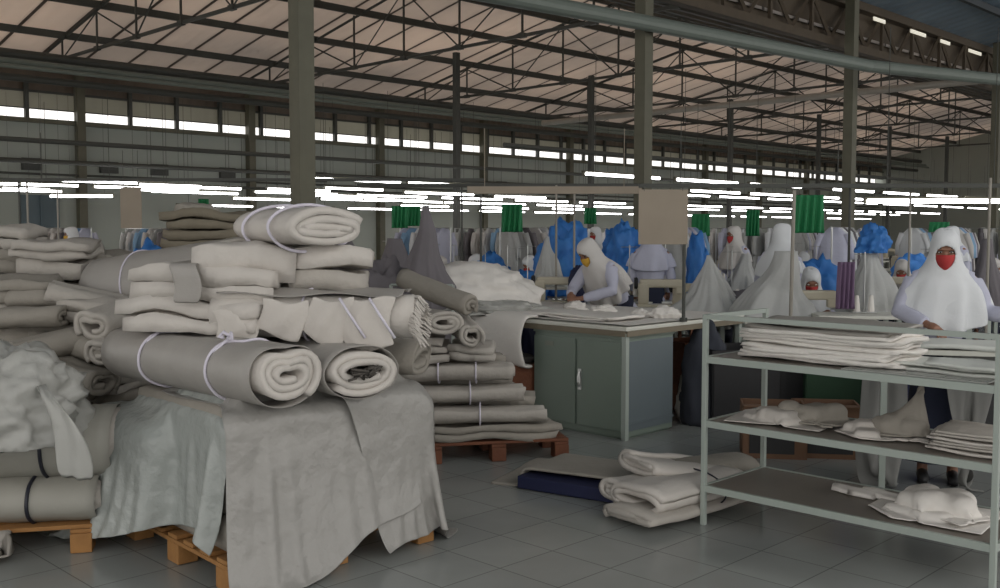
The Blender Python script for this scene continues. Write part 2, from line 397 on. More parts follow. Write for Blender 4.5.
def corr_mat(name,col,col2,axis='X',per=.25,transl=0,rough=.5,patch=.35,seam=0):
    m=bpy.data.materials.new(name); m.use_nodes=True; nt=m.node_tree; N=nt.nodes; L=nt.links; b=N['Principled BSDF']
    tc=N.new('ShaderNodeTexCoord'); w=N.new('ShaderNodeTexWave'); w.bands_direction=axis; w.inputs['Scale'].default_value=.31416/per*1.0; w.inputs['Distortion'].default_value=0
    L.new(tc.outputs['Object'],w.inputs['Vector']); bp=N.new('ShaderNodeBump'); bp.inputs['Strength'].default_value=.6; bp.inputs['Distance'].default_value=.03
    L.new(w.outputs['Fac'],bp.inputs['Height']); L.new(bp.outputs['Normal'],b.inputs['Normal'])
    nz=N.new('ShaderNodeTexNoise'); nz.inputs['Scale'].default_value=patch; nz.inputs['Detail'].default_value=5; L.new(tc.outputs['Object'],nz.inputs['Vector'])
    rp=N.new('ShaderNodeValToRGB'); rp.color_ramp.elements[0].position=.35; rp.color_ramp.elements[1].position=.68
    rp.color_ramp.elements[0].color=tuple(col2)+(1,); rp.color_ramp.elements[1].color=tuple(col)+(1,)
    L.new(nz.outputs['Fac'],rp.inputs[0]); csock=rp.outputs[0]; b.inputs['Roughness'].default_value=rough
    if seam:
        sx=N.new('ShaderNodeSeparateXYZ'); L.new(tc.outputs['Object'],sx.inputs[0]); md=N.new('ShaderNodeMath'); md.operation='MODULO'; ad=N.new('ShaderNodeMath'); ad.operation='ADD'; ad.inputs[1].default_value=100
        L.new(sx.outputs[0],ad.inputs[0]); L.new(ad.outputs[0],md.inputs[0]); md.inputs[1].default_value=seam; lt=N.new('ShaderNodeMath'); lt.operation='LESS_THAN'; lt.inputs[1].default_value=.09; L.new(md.outputs[0],lt.inputs[0])
        mm=N.new('ShaderNodeMix'); mm.data_type='RGBA'; mm.inputs[7].default_value=(.10,.085,.075,1); L.new(lt.outputs[0],mm.inputs[0]); L.new(csock,mm.inputs[6]); csock=mm.outputs[2]
    L.new(csock,b.inputs['Base Color'])
    if transl:
        t=N.new('ShaderNodeBsdfTranslucent'); L.new(csock,t.inputs['Color']); ms=N.new('ShaderNodeMixShader'); ms.inputs[0].default_value=transl
        L.new(b.outputs[0],ms.inputs[1]); L.new(t.outputs[0],ms.inputs[2]); L.new(ms.outputs[0],N['Material Output'].inputs['Surface'])
    return m
struct(MB().box((27,9,-.05),(78,42,.1)),'floor',floor_mat())
WX0,WX1,WY=-7.,62.,28.
struct(MB().box(((WX0+WX1)/2,WY+.1,2.25),(WX1-WX0,.2,4.5)),'wall_back',wallm)
cb=corr_mat('brown_corrugated_sheet',(.20,.16,.12),(.10,.075,.055),'X',.3)
cp=corr_mat('frosted_corrugated_sheet',(.45,.44,.38),(.36,.35,.30),'X',.3,transl=.5)
struct(MB().box(((WX0+WX1)/2,WY+.06,5.62),(WX1-WX0,.04,.62)),'wall_back_upper',cb)
struct(MB().box(((WX0+WX1)/2,WY+.05,5.06),(WX1-WX0,.02,.44)),'window_1',cp)
struct(MB().box(((WX0+WX1)/2,WY-.02,4.84),(WX1-WX0,.04,.03)).box(((WX0+WX1)/2,WY-.02,5.3),(WX1-WX0,.06,.06)),'trim_1',steel)
x=-5.4
while x<61:
    struct(MB().box((x,WY-.05,5.0),(.10,.12,1.05)),'trim_2',steel); x+=1.42
struct(MB().box((WX1,9.5,4.4),(.2,38,8.8)),'wall_end',wallm)
# window on the end wall and the lighter panel next to it
struct(MB().box((WX1-.14,20.2,5.1),(.06,2.6,.7)),'window_2',mat('bright_window',(.9,.95,1),.5,emit=(.85,.95,1),estr=1.2))
for k in range(3): struct(MB().box((WX1-.2,19.4+.8*k,5.1),(.06,.08,.75)),'trim_3',steel)
# roof
rf=corr_mat('pinkish_lit_roof',(.74,.65,.58),(.48,.44,.41),'X',.35,patch=.16,transl=.55,seam=1.15)  # metal sheets made translucent to brighten the roof, pinkish glow put into colour
rb=corr_mat('blue_painted_roof',(.20,.27,.34),(.13,.17,.21),'X',.35,patch=.3)
def slab(name,m,y0,z0,y1,z1,x0=WX0,x1=WX1,t=.05):
    struct(MB().add([(x0,y0,z0),(x1,y0,z0),(x1,y1,z1),(x0,y1,z1),(x0,y0,z0+t),(x1,y0,z0+t),(x1,y1,z1+t),(x0,y1,z1+t)],[(0,3,2,1),(4,5,6,7),(0,1,5,4),(1,2,6,5),(2,3,7,6),(3,0,4,7)]),name,m)
RZ=lambda y: 6.08+.2*(28-y) if y>=18 else 8.08-.315*(18-y)
slab('ceiling_far_slope',rf,28.2,RZ(28.2),18,RZ(18)); slab('ceiling_valley_slope',rf,18,RZ(18),8.9,RZ(8.9))
slab('ceiling_near_slope',rb,8.9,5.85,-3,5.85+.2*11.9)
for i,y in enumerate((27.4,25.7,23.6,21.5,19.6,18.1,16.2,14.2,12.2,10.4)):
    th=.17 if i else .2
    struct(MB().box(((WX0+WX1)/2,y,RZ(y)-.10),(WX1-WX0,.09,th)),'roof_purlin',steel)
for y in (7.6,6.2,4.8,3.4,2.0,.6): struct(MB().box(((WX0+WX1)/2,y,5.85+.2*(8.9-y)-.09),(WX1-WX0,.09,.13)),'roof_purlin',mat('dark_blue_grey_steel',(.04,.05,.06),.6))
# light slots where roof sheets are clear
for k,(xa,ya) in enumerate([(5,26.4),(13.5,26.5),(19,26.4),(24,26.3),(31,26.4)]): pass
# transverse trusses
for k in range(-1,9):
    x=4.4+6*k+(1.2 if k<0 else 0); q=MB(); zc=5.9
    q.box((x,18.4,zc),(.06,19.2,.07))
    ys=[28-2.05*i for i in range(10)]
    for i,y in enumerate(ys):
        y=max(y,8.9)
        if i>0: q.box((x,y,(zc+RZ(y))/2-.03),(.04,.04,RZ(y)-zc-.05)); q.box((x,y,zc),(.10,.20,.10))
        if i<9:
            y2=max(ys[i+1],8.9); a,b=(y,RZ(y)-.12),(y2,RZ(y2)-.12)
            q.tube([(x,a[0],a[1]),(x,b[0],b[1])],.04,4)
            if i%2: q.tube([(x,y,zc),(x,y2,RZ(y2)-.15)],.022,4)
            else: q.tube([(x,y,RZ(y)-.15 if i else zc+.1),(x,y2,zc)],.022,4)
    struct(q,'roof_truss',steel)
# columns
def column(x,y,w,h,m=steelg):
    q=MB(); q.box((x,y-w*.42,h/2),(w,w*.14,h)); q.box((x,y+w*.42,h/2),(w,w*.14,h)); q.box((x,y,h/2),(w*.12,w*.72,h)); q.box((x-w*.44,y,h/2),(w*.1,w*.8,h))
    q.box((x,y,.01),(w*1.5,w*1.5,.02))
    return struct(q,'column',m)
for x in (5.77,11.35,17.5,24.8,31,37,43,49): column(x,8.55,.18,5.9 if x>6 else 6.3)
for x in (16.8,21.9,29,35,41,47,53): column(x,18.3,.13,5.9,steel)
for x in (2.,7.,11.6,16.9,22.,27,32,37,42,47,52,57): struct(MB().box((x+.0,WY-.12,2.9),(.22,.24,5.8)),'column',steelg)
struct(MB().box(((WX0+WX1)/2,WY-.06,4.52),(WX1-WX0,.14,.12)),'trim_4',steelg)
# valley girder
q=MB(); q.box((27.5,8.9,5.0),(69,.16,.14)); q.box((27.5,8.9,5.82),(69,.2,.2)); q.box((27.5,9.0,5.5),(69,.03,.8))
x=-6.5
while x<61: q.tube([(x,8.86,5.05),(x+.7,8.86,5.75)],.04,4); q.tube([(x+.7,8.86,5.75),(x+1.4,8.86,5.05)],.04,4); q.box((x+.7,8.86,5.4),(.06,.06,.8)); x+=1.4
struct(q,'beam',ductw)
for k,xx in enumerate((13.2,14.6,19.1,20.9,22.3,24,25.4)):
    struct(MB().box((xx,8.78,5.62),(.5+.25*(k%2),.02,.07)),'light_glint',mat('roof_glint_glow',(.8,.78,.7),.5,emit=(1,.93,.75),estr=.45))  # glints of daylight put in as glowing strips on the girder
# long pipes
def run(name,label,pts,r,m,cat='pipe',group=None,n=10,flange=0):
    q=MB().tube(pts,r,n)
    if flange:
        a,b=Vector(pts[0]),Vector(pts[-1]); L=(b-a).length; d=(b-a)/L; s=flange
        while s<L: q.tube([a+d*(s-.05),a+d*(s+.05)],r*1.35,n); s+=flange
    o=q.build(name,m,smooth=False); return tag(o,label,cat,group)
run('overhead_duct','thick grey-green pipe slung along the row of columns below the roof',[(-6,10.25,4.35),(8.6,8.62,4.35),(11.4,8.30,4.35),(16.6,7.8,4.35),(19.9,6.73,4.35),(24,5.2,4.35)],.105,ducm,n=14)
run('overhead_pipe','pale straight pipe crossing the hall below the trusses towards the upper right edge',[(22.9,3,4.80),(22.4,20.6,4.80)],.08,palep)
PB=[(25.3,5.78,.11,'thickest, topmost dark pipe of the bundle running under the far roof slope'),(25.0,5.55,.07,'second pipe of the dark bundle under the far roof, just below the thickest'),(24.8,5.40,.05,'thin third pipe in the dark bundle under the far roof'),(25.5,5.25,.09,'lowest broad pipe of the dark bundle under the far roof')]
for y,z,r,l in PB: run('service_pipe',l,[(-6,y,z),(61,y,z)],r,ducm if r<.08 else steel,group='pipes bundled under the far roof')
for z,y,r in ((3.95,27.75,.035),(3.45,27.75,.045),(3.1,27.8,.03)):
    run('wall_conduit','dark conduit fixed %s along the grey-green far wall'%{3.95:'highest',3.45:'in the middle',3.1:'lowest'}[z],[(-6,y,z),(61,y,z)],r,steel,group='conduits on the far wall')
struct(MB().box((10.5,27.96,1.27),(1.0,.08,2.55)).box((10.5,27.9,1.3),(.04,.06,2.5)),'door_1',navyd)
for k,x in enumerate((10.3,12.4,13.9,16.1,19.5,24,28,32)):
    o=MB().box((0,0,.16),(.5,.12,.32)).box((0,-.07,.05),(.44,.02,.03)).box((0,-.07,.13),(.44,.02,.03)).box((0,-.07,.21),(.44,.02,.03)).build('wall_vent',steel)
    o.location=(x,27.92,3.2); tag(o,'small dark louvred vent set high in the grey-green far wall','vent','vents on the far wall')

# ---------- fluorescent lights ----------
hangm=steel
def light_proto(L=2.3):
    o=bpy.data.objects.new('fluorescent_light',None); COL.objects.link(o)
    MB().box((0,0,.035),(L,.07,.035)).box((-L/2+.02,0,.0),(.04,.05,.07)).box((L/2-.02,0,0),(.04,.05,.07)).build('housing',steelg,o)
    MB().tube([(-L/2+.04,-.02,0),(L/2-.04,-.02,0)],.03,8).build('tube',tubem,o)  # radius widened so the tube's bloom is part of its shape
    for s in (-.35,.35): MB().tube([(L*s,0,.05),(L*s,0,2.2)],.006,4).build('hanger',hangm,o)
    return o
LP=light_proto(); first=True
def put_light(x,y,z,label,group,rz=0,s=1):
    global first
    o=LP if first else dup(LP); first=False
    o.location=(x,y,z); o.rotation_euler=(0,0,rz); o.scale=(s,1,1); tag(o,label,'light',group); return o
rows=[(11.8,2.60,[15.05,17.85,20.6,24.4]+[27.2+2.8*i for i in range(4)]),
 (14.3,2.57,[22+2.75*i for i in range(4)]),
 (16.6,2.60,[12.5,14.95]+[18.6+2.75*i for i in range(12)]),
 (19.8,2.45,[9.6,13.2]+[16+2.75*i for i in range(13)]),
 (22.0,2.42,[7.6]+[16.5+2.75*i for i in range(13)]),
 (24.9,2.27,[14+2.75*i for i in range(15)])]
for ri,(y,z,xs) in enumerate(rows):
    g='fluorescent lights in row %s'%['nearest','second','third','fourth','fifth','farthest'][ri]
    for k,x in enumerate(xs):
        lab='slim lit fluorescent light in the %s row of lights back from the columns'%['nearest','second','third','fourth','fifth','farthest'][ri]
        if ri==0 and k<4: lab=['lit fluorescent light left of the hanging board, nearest row','lit fluorescent light right above the cream hanging board','lit fluorescent light just right of the cream board','lit fluorescent light beside the third tall column'][k]; 
        o=put_light(x,y,z,lab,g)
        if ri>1: o.scale=(1,.85,.85)
for (px,py,D,s,l) in ((940,201,13,.85,'long low fluorescent light above the woman in red mask'),(82,196,20,.55,'short low fluorescent light by the blue-grey door')):
    a=at(px,py,D); w=W(a[0],a[1],a[2]); put_light(w.x,w.y,w.z,l,None,R(-45),s)
for k,(px,py,L_,z) in enumerate([(117,182.5,1.,2.6),(14,184,.7,2.5),(52,185,.5,2.5),(172,185.5,.6,2.5),(28,189,.4,2.4),(158,190,.6,2.4),(200,187.5,.9,2.5),(197,192.5,.9,2.4),(265,199,.7,2.3),(300,190,.7,2.45),(340,196,.9,2.35),(355,189,.7,2.5),(395,200,.8,2.3),(440,193.5,.9,2.4),(470,203,.8,2.3),(425,206,.7,2.2),(520,197,.8,2.4),(505,208,.8,2.2),(570,209,.7,2.2)]):
    D=(z-EYE)*F/(232-py); w=W((px-500)/F*D,D,z); o=put_light(w.x,w.y,z,'short lit fluorescent light among the lights over the left sewing rows','extra fluorescent lights over the left rows',0,L_); o.scale=(L_,.85,.85)
# cable rails that carry the lights
for X0,X1,D,z,r,m,l,nm in ((1.3,5.2,9.5,1.985,.03,steel,'grey-green rail hung level above the right-hand sewing rows','cable_rail'),(-.32,1.38,9.9,1.96,.055,board,'light brown beam hung left of the cream board','hanging_beam'),(-6.5,-.2,13,2.22,.03,steel,'thin dark rail over the left sewing rows','cable_rail'),(-1.9,5.2,13.5,2.17,.04,steel,'thin dark rail hung behind the cream board','cable_rail')):
    o=MB().box((0,0,0),(X1-X0,r*1.2,r*1.3)).box((-(X1-X0)*.4,0,.3),(.006,.006,.6)).box(((X1-X0)*.4,0,.3),(.006,.006,.6)).build(nm,m)
    place(o,(X0+X1)/2,D,z,0); tag(o,l,'rail')
for k,(y,z) in enumerate(((11.8,3.0),(16.5,3.0),(20.7,2.95),(25.2,2.8))):
    run('busbar','dark cable run strung along the hall over the %s lights'%['nearest','third row of','fifth row of','farthest row of'][k],[(4 if k else 12,y+.1,z),(60,y+.1,z)],.04,steel,cat='cable run',group=None)
# ---------- lights & camera ----------
wd=bpy.data.worlds.new('sky'); sc.world=wd; wd.use_nodes=True; bg=wd.node_tree.nodes['Background']
bg.inputs['Color'].default_value=(1,.975,.94,1); bg.inputs['Strength'].default_value=1.5
cam=bpy.data.cameras.new('camera'); co=bpy.data.objects.new('camera',cam); COL.objects.link(co)
cam.lens=36*F/1000; cam.sensor_width=36; cam.clip_end=300
co.location=(0,0,EYE); co.rotation_euler=(R(90)-PITCH,0,R(-45)); sc.camera=co
vs=sc.view_settings; vs.view_transform='Standard'; vs.look='None'; vs.gamma=1; vs.use_curve_mapping=False; vs.exposure=0
# ================= PALLETS =================
def pallet(label,X,Y,rot,L,Wd,m,group=None,h=.14):
    t=empty('wooden_pallet',X,Y,0,rot,label,'pallet',group)
    nb=7
    for i in range(nb):
        y=-Wd/2+.05+(Wd-.1)*i/(nb-1); MB().box((0,y,h-.011),(L,.095,.02),bev=.004).build('top_board',m,t)
    for i in range(3):
        x=(-L/2+.05,0,L/2-.05)[i]
        MB().box((x,0,h-.033),(.1,Wd,.02),bev=.004).build('cross_board',m,t)
        for j in range(3):
            y=(-Wd/2+.05,0,Wd/2-.05)[j]; MB().box((x,y,(h-.043)/2+.001),(.10,.12,h-.045),bev=.006).build('block',m,t)
    return t
# main pallet: near corner N, one side runs right-back, the other left-back
N=(-1.17,4.25); A0=42.
def loc2(a,b,rot=A0,o=N):
    c,s=math.cos(R(rot)),math.sin(R(rot)); return (o[0]+a*c-b*s,o[1]+a*s+b*c)
cx,cy=loc2(.56,.55)
pallet('orange-brown wooden pallet under the sheeted stack in front',cx,cy,A0,1.12,1.10,wood)
# packed bale block on the pallet (seen only at its edges under the sheets)
blk=MB()
for k in range(4):
    blk.box((0,0,.16/2+.16*k),(1.04-.02*(k%2),1.02+.01*(k%2),.156),bev=.04)
ob=blk.build('covered_bale',greige,smooth=True); place(ob,cx,cy,.14,A0); tag(ob,'block of packed cloth hidden under the plastic sheets on the front pallet','bale')
BT=.78
ang=R(A0)
box1=[(cx,cy,.14+.30,.52,.51,.305,ang,.05),(cx,cy,.07,.56,.55,.07,ang,.02)]
bx,by=loc2(.30,1.0); box1.append((bx,by,.33,.42,.40,.33,R(A0+6),.12))
def mkpin(pf,inset):
    ca,sa=math.cos(ang),math.sin(ang)
    def f(u,v):
        p=pf(u,v); dx,dy=p[0]-cx,p[1]-cy; a,b=dx*ca+dy*sa,-dx*sa+dy*ca
        return abs(a)<.52-inset and abs(b)<.51-inset
    return f
def sheetpos(o,a,lu,lv,z,ru=0):
    c,s=math.cos(a),math.sin(a)
    def f(u,v):
        x=(u-.5)*lu; y=(v-.5)*lv; return (o[0]+x*c-y*s,o[1]+x*s+y*c,z+ru*math.sin(u*9)*math.sin(v*7))
    return f
lx,ly=loc2(-.06,.74)
pin1=mkpin(sheetpos((lx,ly),R(A0+6),1.20,1.75,.80),.10)
P=sim(72,76,1.20,1.75,sheetpos((lx,ly),R(A0+6),1.20,1.75,.80,.0),box1,steps=150,it=8,seed=3,grav=.0022,noise_a=.05,slack=1.08,pins=pin1)
P=trim(P,u0=lambda v:.20+.02*math.sin(v*9)+.05*max(0,v-.6),u1=lambda v:.78,v0=lambda u:.10)
cloth(P,'plastic_sheet',tarpA,'grey-green plastic sheet over the left side of the front stack','sheet')
box2=[(cx,cy,.14+.31,.55,.54,.315,ang,.06),(cx,cy,.07,.57,.56,.07,ang,.02)]
sx,sy=loc2(.50,-.03)
pin2=mkpin(sheetpos((sx,sy),R(A0-5),1.0,1.60,.8),.10)
P=sim(72,80,1.0,1.60,sheetpos((sx,sy),R(A0-5),1.0,1.60,.825,.0),box2,steps=150,it=8,seed=8,grav=.0022,noise_a=.05,slack=1.08,pins=pin2)
P=trim(P,v0=lambda u:.05+.26*u+.012*math.sin(u*11))
cloth(P,'plastic_sheet',tarpB,'grey plastic sheet hanging to the floor at the near corner of the front stack','sheet')
box3=[(cx,cy,.14+.325,.575,.565,.33,ang,.06),(cx,cy,.07,.60,.58,.07,ang,.02)]
sx,sy=loc2(1.02,.04)
pin3=mkpin(sheetpos((sx,sy),R(A0+36),.72,1.38,.8),.10)
P=sim(60,64,.72,1.38,sheetpos((sx,sy),R(A0+36),.72,1.38,.85,.0),box3,steps=150,it=8,seed=12,grav=.0022,noise_a=.06,slack=1.09,pins=pin3)
P=trim(P,v0=lambda u:.15-.10*u+.01*math.sin(u*12))
cloth(P,'plastic_sheet',tarpB,'small grey plastic sheet over the right corner of the front stack','sheet')
# rolls and folds on top of the sheets
T=.80
GR='cloth rolls on the front stack'
def endat(px,py,D,dirdeg,L):
    X=xat(px,D); c,s=math.cos(R(dirdeg)),math.sin(R(dirdeg)); return X-c*L/2,D-s*L/2
X,Y=endat(288,376,4.32,-43,1.4)
roll('long grey-wrapped cloth roll with white bow tie, lowest at the front',  'fabric roll',None,X,Y,T,-43,1.4,.175,.135,t=.03,turns=3,heart=.25,m=white,wrap=wrapg,ph=-.9,tiex=[-.25,.35],bow=True,tier=.007,seed=2)
X,Y=endat(364,368,4.55,-52,1.0)
roll('oval cloth roll with dark scraps in its open end','fabric roll',None,X,Y,T,-52,1.0,.185,.115,t=.03,turns=2.3,heart=.05,m=white,wrap=wrapg,ph=-2.4,seed=5,corem=True)
# fringed roll across
o=roll('cloth roll lying across with a frayed right end and lilac tie','fabric roll',None,-.89,4.90,1.03,-4,.98,.17,.125,t=.03,turns=2.6,heart=.1,m=white,wrap=None,ph=2.2,tiex=[-.02],seed=9,tier=.006)
q=MB()
for k in range(90):
    a=2*PI*k/90; y0,z0=.155*math.cos(a),.115+.10*math.sin(a); x0=.47
    z0+=.0
    q.tube([(x0,y0,z0),(x0+.035,y0*1.08-.01,z0-.01+rnd.uniform(-.01,.01)),(x0+rnd.uniform(.05,.075),y0*1.1-.012,z0-.04+rnd.uniform(-.015,.01))],.0035,4)
tag(q.build('fringe',white,o),kind='stuff')
# loose front flaps of the fringed roll : layered pleats
for k,(x0,x1,z1,z0) in enumerate([(-.46,-.26,.15,.0),(-.24,-.02,.20,.02),(.0,.20,.21,.015),(.18,.42,.215,.0)]):
    P=[]
    for i in range(14):
        u=i/13; row=[]
        for j in range(10):
            v=j/9; x=x0+(x1-x0)*u+.03*math.sin(v*3+k); row.append((x,-.178-.03*math.sin(u*PI)*math.sin(.4+v*2.4)-.006*math.sin(u*11+k+v*3),z1+(z0-z1)*v*(1-.18*math.sin(u*3+k))+.012*math.sin(u*6+k)))
        P.append(row)
    MB().grid(P).build('loose_flap',white,o,smooth=True,solid=.012,sub=1)
for x in (.16,.30): MB().tube([(x,-.21,.215),(x+.05,-.225,.14),(x+.12,-.215,.03)],.007,5).build('string_tie',string,o,smooth=True)
tp=MB(); P=[]
for i in range(12):
    u=i/11; P.append([(-.45+.9*u,-.175+.34*j/9,.225+.012*math.sin(u*12+j)+.018*math.sin(j/9*PI)) for j in range(10)])
tp.grid(P).build('wrapper',wrapg,o,smooth=True,solid=.006,sub=1)
# left stack on top
bundle('dark grey folded cloth lying flat behind the fringed roll','folded fabric',GR,-1.3,5.18,1.03,-8,.85,.36,.12,2,greige,3)
o=bundle('thick folded white cloth with grey band at the left end of the top pile','folded fabric',None,-1.45,4.93,1.07,-14,.74,.36,.15,2,white,4,big=1.5)
o=bundle('second thick white fold stacked over the grey-banded one','folded fabric',None,-1.42,4.95,1.215,-10,.72,.38,.17,2,white,6,big=1.7)
P=[[(-.10+.14*i/5+.02*math.sin(j),-.20-.004*j if j<4 else -.205+.05*(j-4),.0+.05*j if j<4 else .185+.004*(j-4)) for j in range(9)] for i in range(6)]
MB().grid(P).build('band',wrapg,o,smooth=True,solid=.006,sub=1)
bundle('white folded cloth with big soft fold, middle of the top pile','folded fabric',None,-1.24,4.93,1.31,8,.46,.42,.17,1,white,6,big=1.9)
bundle('thick folded cloth under the tied topmost one, lower layer','folded fabric',None,-.84,5.02,1.27,-3,.38,.40,.10,1,cream,7)
bundle('thick folded cloth just under the topmost tied one','folded fabric',None,-.83,5.02,1.37,3,.38,.40,.105,1,white,8)
bundle('short folded cloth at the left under the topmost tied bundle','folded fabric',None,-1.18,5.2,1.44,4,.46,.38,.08,1,cream,9)
roll('topmost tied cloth bundle with a soft spiral end','fabric roll',None,-1.0,5.0,1.46,-48,.54,.225,.108,t=.036,turns=2.6,heart=0,m=white,ph=.35,tiex=[-.12,.13],seed=21,tier=.008)
# support rolls hidden behind the front rolls
roll('grey cloth roll hidden behind the oval roll','fabric roll',None,-1.0,5.35,T-.02,-10,1.2,.2,.11,t=.03,turns=2,m=greige,seed=33)
# big grey roll and olive bundles behind the front stack
pallet('wooden pallet under the left rear heaps of cloth',-2.75,6.3,5,1.9,1.1,wood)
pallet('wooden pallet behind the front stack, under the big grey roll',-1.75,6.55,0,1.0,1.0,wood)
for k in range(5): bundle('dull folded cloth buried behind the front stack','folded fabric','buried cloth behind the front stack',-1.75,6.5,.145+.18*k,rnd.uniform(-5,5),.95,.75,.178,3,greige,10+k%3)
roll('big dark grey roll behind the top pile, slanting left','fabric roll',None,-1.85,6.25,1.05,-14,1.35,.26,.21,t=.04,turns=2,m=greige,wrap=wrapg,seed=41,tilt=(0,-8),tiex=[-.35])
for k,(x,y,z,l,w,h,r) in enumerate([(-1.85,6.75,1.06,.9,.5,.2,0),(-1.78,6.8,1.26,.85,.5,.18,5),(-1.8,6.8,1.44,.85,.45,.13,-4),(-1.85,6.8,1.57,.7,.4,.11,3)]):
    bundle('olive-brown folded cloth, %s of the pile behind the big grey roll'%['lowest','second up','third up','topmost'][k],'folded fabric',None,x,y,z,r,l,w,h,2,olive,k+1,big=1.5)
bundle('small dark bundle on the left end of the olive-brown pile','folded fabric',None,-2.08,6.95,1.57,30,.22,.25,.19,2,greige,2)
# heaps at the left rear : stacks of folded cloth
def stack(px,D,pyt,zb,L,w,h,n,where,m,rot=0,layers=2,gap=0,jit=.05):
    zt=zat(pyt,D); z=zb; k=0; X=xat(px,D); names=[]
    cnt=max(1,int(round((zt-zb)/h))); hh=(zt-zb)/cnt
    ordn=['lowest','second up','third up','fourth up','fifth up','sixth up','seventh up','eighth up','ninth up','tenth up']
    for k in range(cnt):
        l='topmost' if k==cnt-1 else ordn[k]
        bundle('folded cloth, %s %s'%(l,where),'folded fabric','folded cloth '+where,X+rnd.uniform(-jit,jit)*.6,D+rnd.uniform(-jit,jit),z,rot+rnd.uniform(-9,9),L*rnd.uniform(.92,1.06),w,hh*.99,layers if rnd.random()<.7 else 1,m[k%len(m)],rnd.randint(1,6),big=1.5)
        z+=hh
stack(68,6.55,239,.14,.46,.5,.125,0,'in the square stack left of the hanging panel',[cream,cream,greige],layers=2)
stack(98,6.75,252,.14,.42,.5,.14,0,'in the half-hidden stack left of the big grey roll',[greige,cream])
stack(8,6.6,226,.14,.40,.5,.14,0,'in the tall stack at the far left edge',[greige,cream])
stack(12,6.0,274,.14,.62,.42,.15,0,'in the lower stack at the left edge',[cream,greige],jit=.07)
stack(68,5.9,318,.14,.42,.40,.13,0,'in the slumped stack between the edge and the front pile',[greige,cream],rot=20,jit=.10)
stack(112,5.85,300,.14,.40,.42,.13,0,'in the slumped stack against the front pile',[greige,cream,greige],rot=-25,jit=.09)
stack(40,5.55,352,.02,.50,.30,.15,0,'in the low row behind the black-banded rolls',[greige],rot=10)
# curled cloth pieces lying on the slumped stacks
for k,(px,py,D,r,l,w,h,m_,t) in enumerate([(118,318,5.62,70,.3,.12,.10,cream,'with a pale open end near the big roll'),(60,345,5.55,30,.38,.13,.09,greige,'slumped below the square stack'),(100,352,5.5,-35,.34,.11,.09,greige,'tilted against the front pile'),(30,318,5.65,5,.3,.12,.08,greige,'with a square pale face at the left'),(85,300,5.95,15,.34,.12,.08,cream,'lying loose under the square stack'),(128,345,5.5,60,.28,.1,.09,cream,'squeezed beside the long tied roll'),(70,375,5.45,-20,.34,.12,.09,greige,'crumpled just above the plastic sheet'),(45,300,5.9,12,.3,.12,.08,greige,'doubled over at the left')]):
    a=at(px,py,D); roll('limp cloth roll %s'%t,'fabric roll','limp rolls over the slumped stacks',a[0],a[1],a[2]-h,r,l*1.25,w*1.15,h*1.05,t=.03,turns=1.9,heart=.3,m=m_,seed=50+k,tilt=(rnd.uniform(-8,8),rnd.uniform(-14,14)))
# lower left : black-banded rolls
pallet('orange-brown wooden pallet at the lower left edge',-2.62,5.12,14,1.1,.9,wood)
for k,(px,py,D,rx,rz,L,l) in enumerate([(20,497,4.78,.15,.105,.95,'pale cloth roll with black strap, lower of the two at the left edge'),(28,447,4.85,.21,.165,1.05,'fat pale cloth roll with black strap lying on the lower banded roll')]):
    a=at(px,py,D); zb=[.145,.35][k]
    roll(l,'fabric roll',None,a[0]-.12,a[1]+.1,zb,8,L,rx,rz,t=.03,turns=2,m=cream,wrap=mat('pale_wrapper',(.36,.35,.31),.6,noise_amt=.08,bump=.25,bump_scale=12),seed=70+k,tiex=[.16+.04*k-.0],tiem=strap,tier=.009)
for k in range(2): bundle('flat cloth bundle behind the black-banded rolls','folded fabric','flat bundles behind the banded rolls',-2.62,5.42,.145+.2*k,10,.95,.34,.2,2,greige,2+k)
bundle('white cloth end sagging over the left pallet','folded fabric',None,-2.46,4.62,.03,10,.34,.22,.14,1,cream,5,big=1.6)
# plastic bag of scraps at the left edge with a dangling strip
zt=zat(335,4.75)
o=heap('plastic_bag',plast,'crumpled clear plastic bag bulging in from the left edge','plastic bag',-2.40,4.72,.57,.40,.32,.46,seed=4,rough=.42,freq=2.6)
xs=[(28,385),(45,392),(58,408),(68,430),(74,450),(76,478)]
P=[]
for i,(px,py) in enumerate(xs):
    a=at(px,py,4.45+.0*i); w=.03+.012*i*(1 if i<5 else .8)
    P.append([(a[0]-w+w*2*j/5,a[1]+.02*math.sin(j*2+i),a[2]+.01*math.cos(j*3)-.004*j) for j in range(6)])
P[0]=[(p[0],p[1]+.12,p[2]) for p in P[0]]
cloth(P,'plastic_strip',plast,'pale plastic strip dangling from the bag over the banded roll','plastic strip',solid=.012)

# ---------- middle pallet stack ----------
pallet('red-brown wooden pallet under the rolled stack in the middle',-.09,7.15,12,.98,.8,wood2)
GM='cloth rolls stacked on the middle pallet'
Dm=6.9
L_=[('flat',490,445,1.0,.62,.09,'lowest flat cloth layer on the red-brown pallet',0),
 ('roll',480,428,.88,.13,.075,'long cloth roll with loose end, second layer of the middle stack',6),
 ('roll',470,409,.74,.12,.075,'cloth roll with open end facing left, third layer of the middle stack',8),
 ('roll',458,390,.76,.13,.08,'grey roll with two small ties, fourth layer of the middle stack',4)]
z=.142
bundle(L_[0][6],'folded fabric',None,xat(486,Dm+.1),Dm+.15,z,12,.92,.66,.10,2,greige,3); z+=.098
for k,(a,px,py,L,ry,rz,l,rt) in enumerate(L_[1:]):
    roll(l,'fabric roll',None,xat(px,Dm),Dm-.05,z,rt,L,ry,rz,t=.03,turns=2.4,heart=.05,m=cream,seed=80+k,ph=2.6,ties=2 if k==2 else 1,tier=.006)
    bundle('plain folded cloth filling the back of layer %s of the middle stack'%['two','three','four'][k],'folded fabric',None,xat(px-6,Dm+.38),Dm+.36,z,rt,L,.44,rz*2-.004,2,greige,4+k)
    z+=rz*2-.004
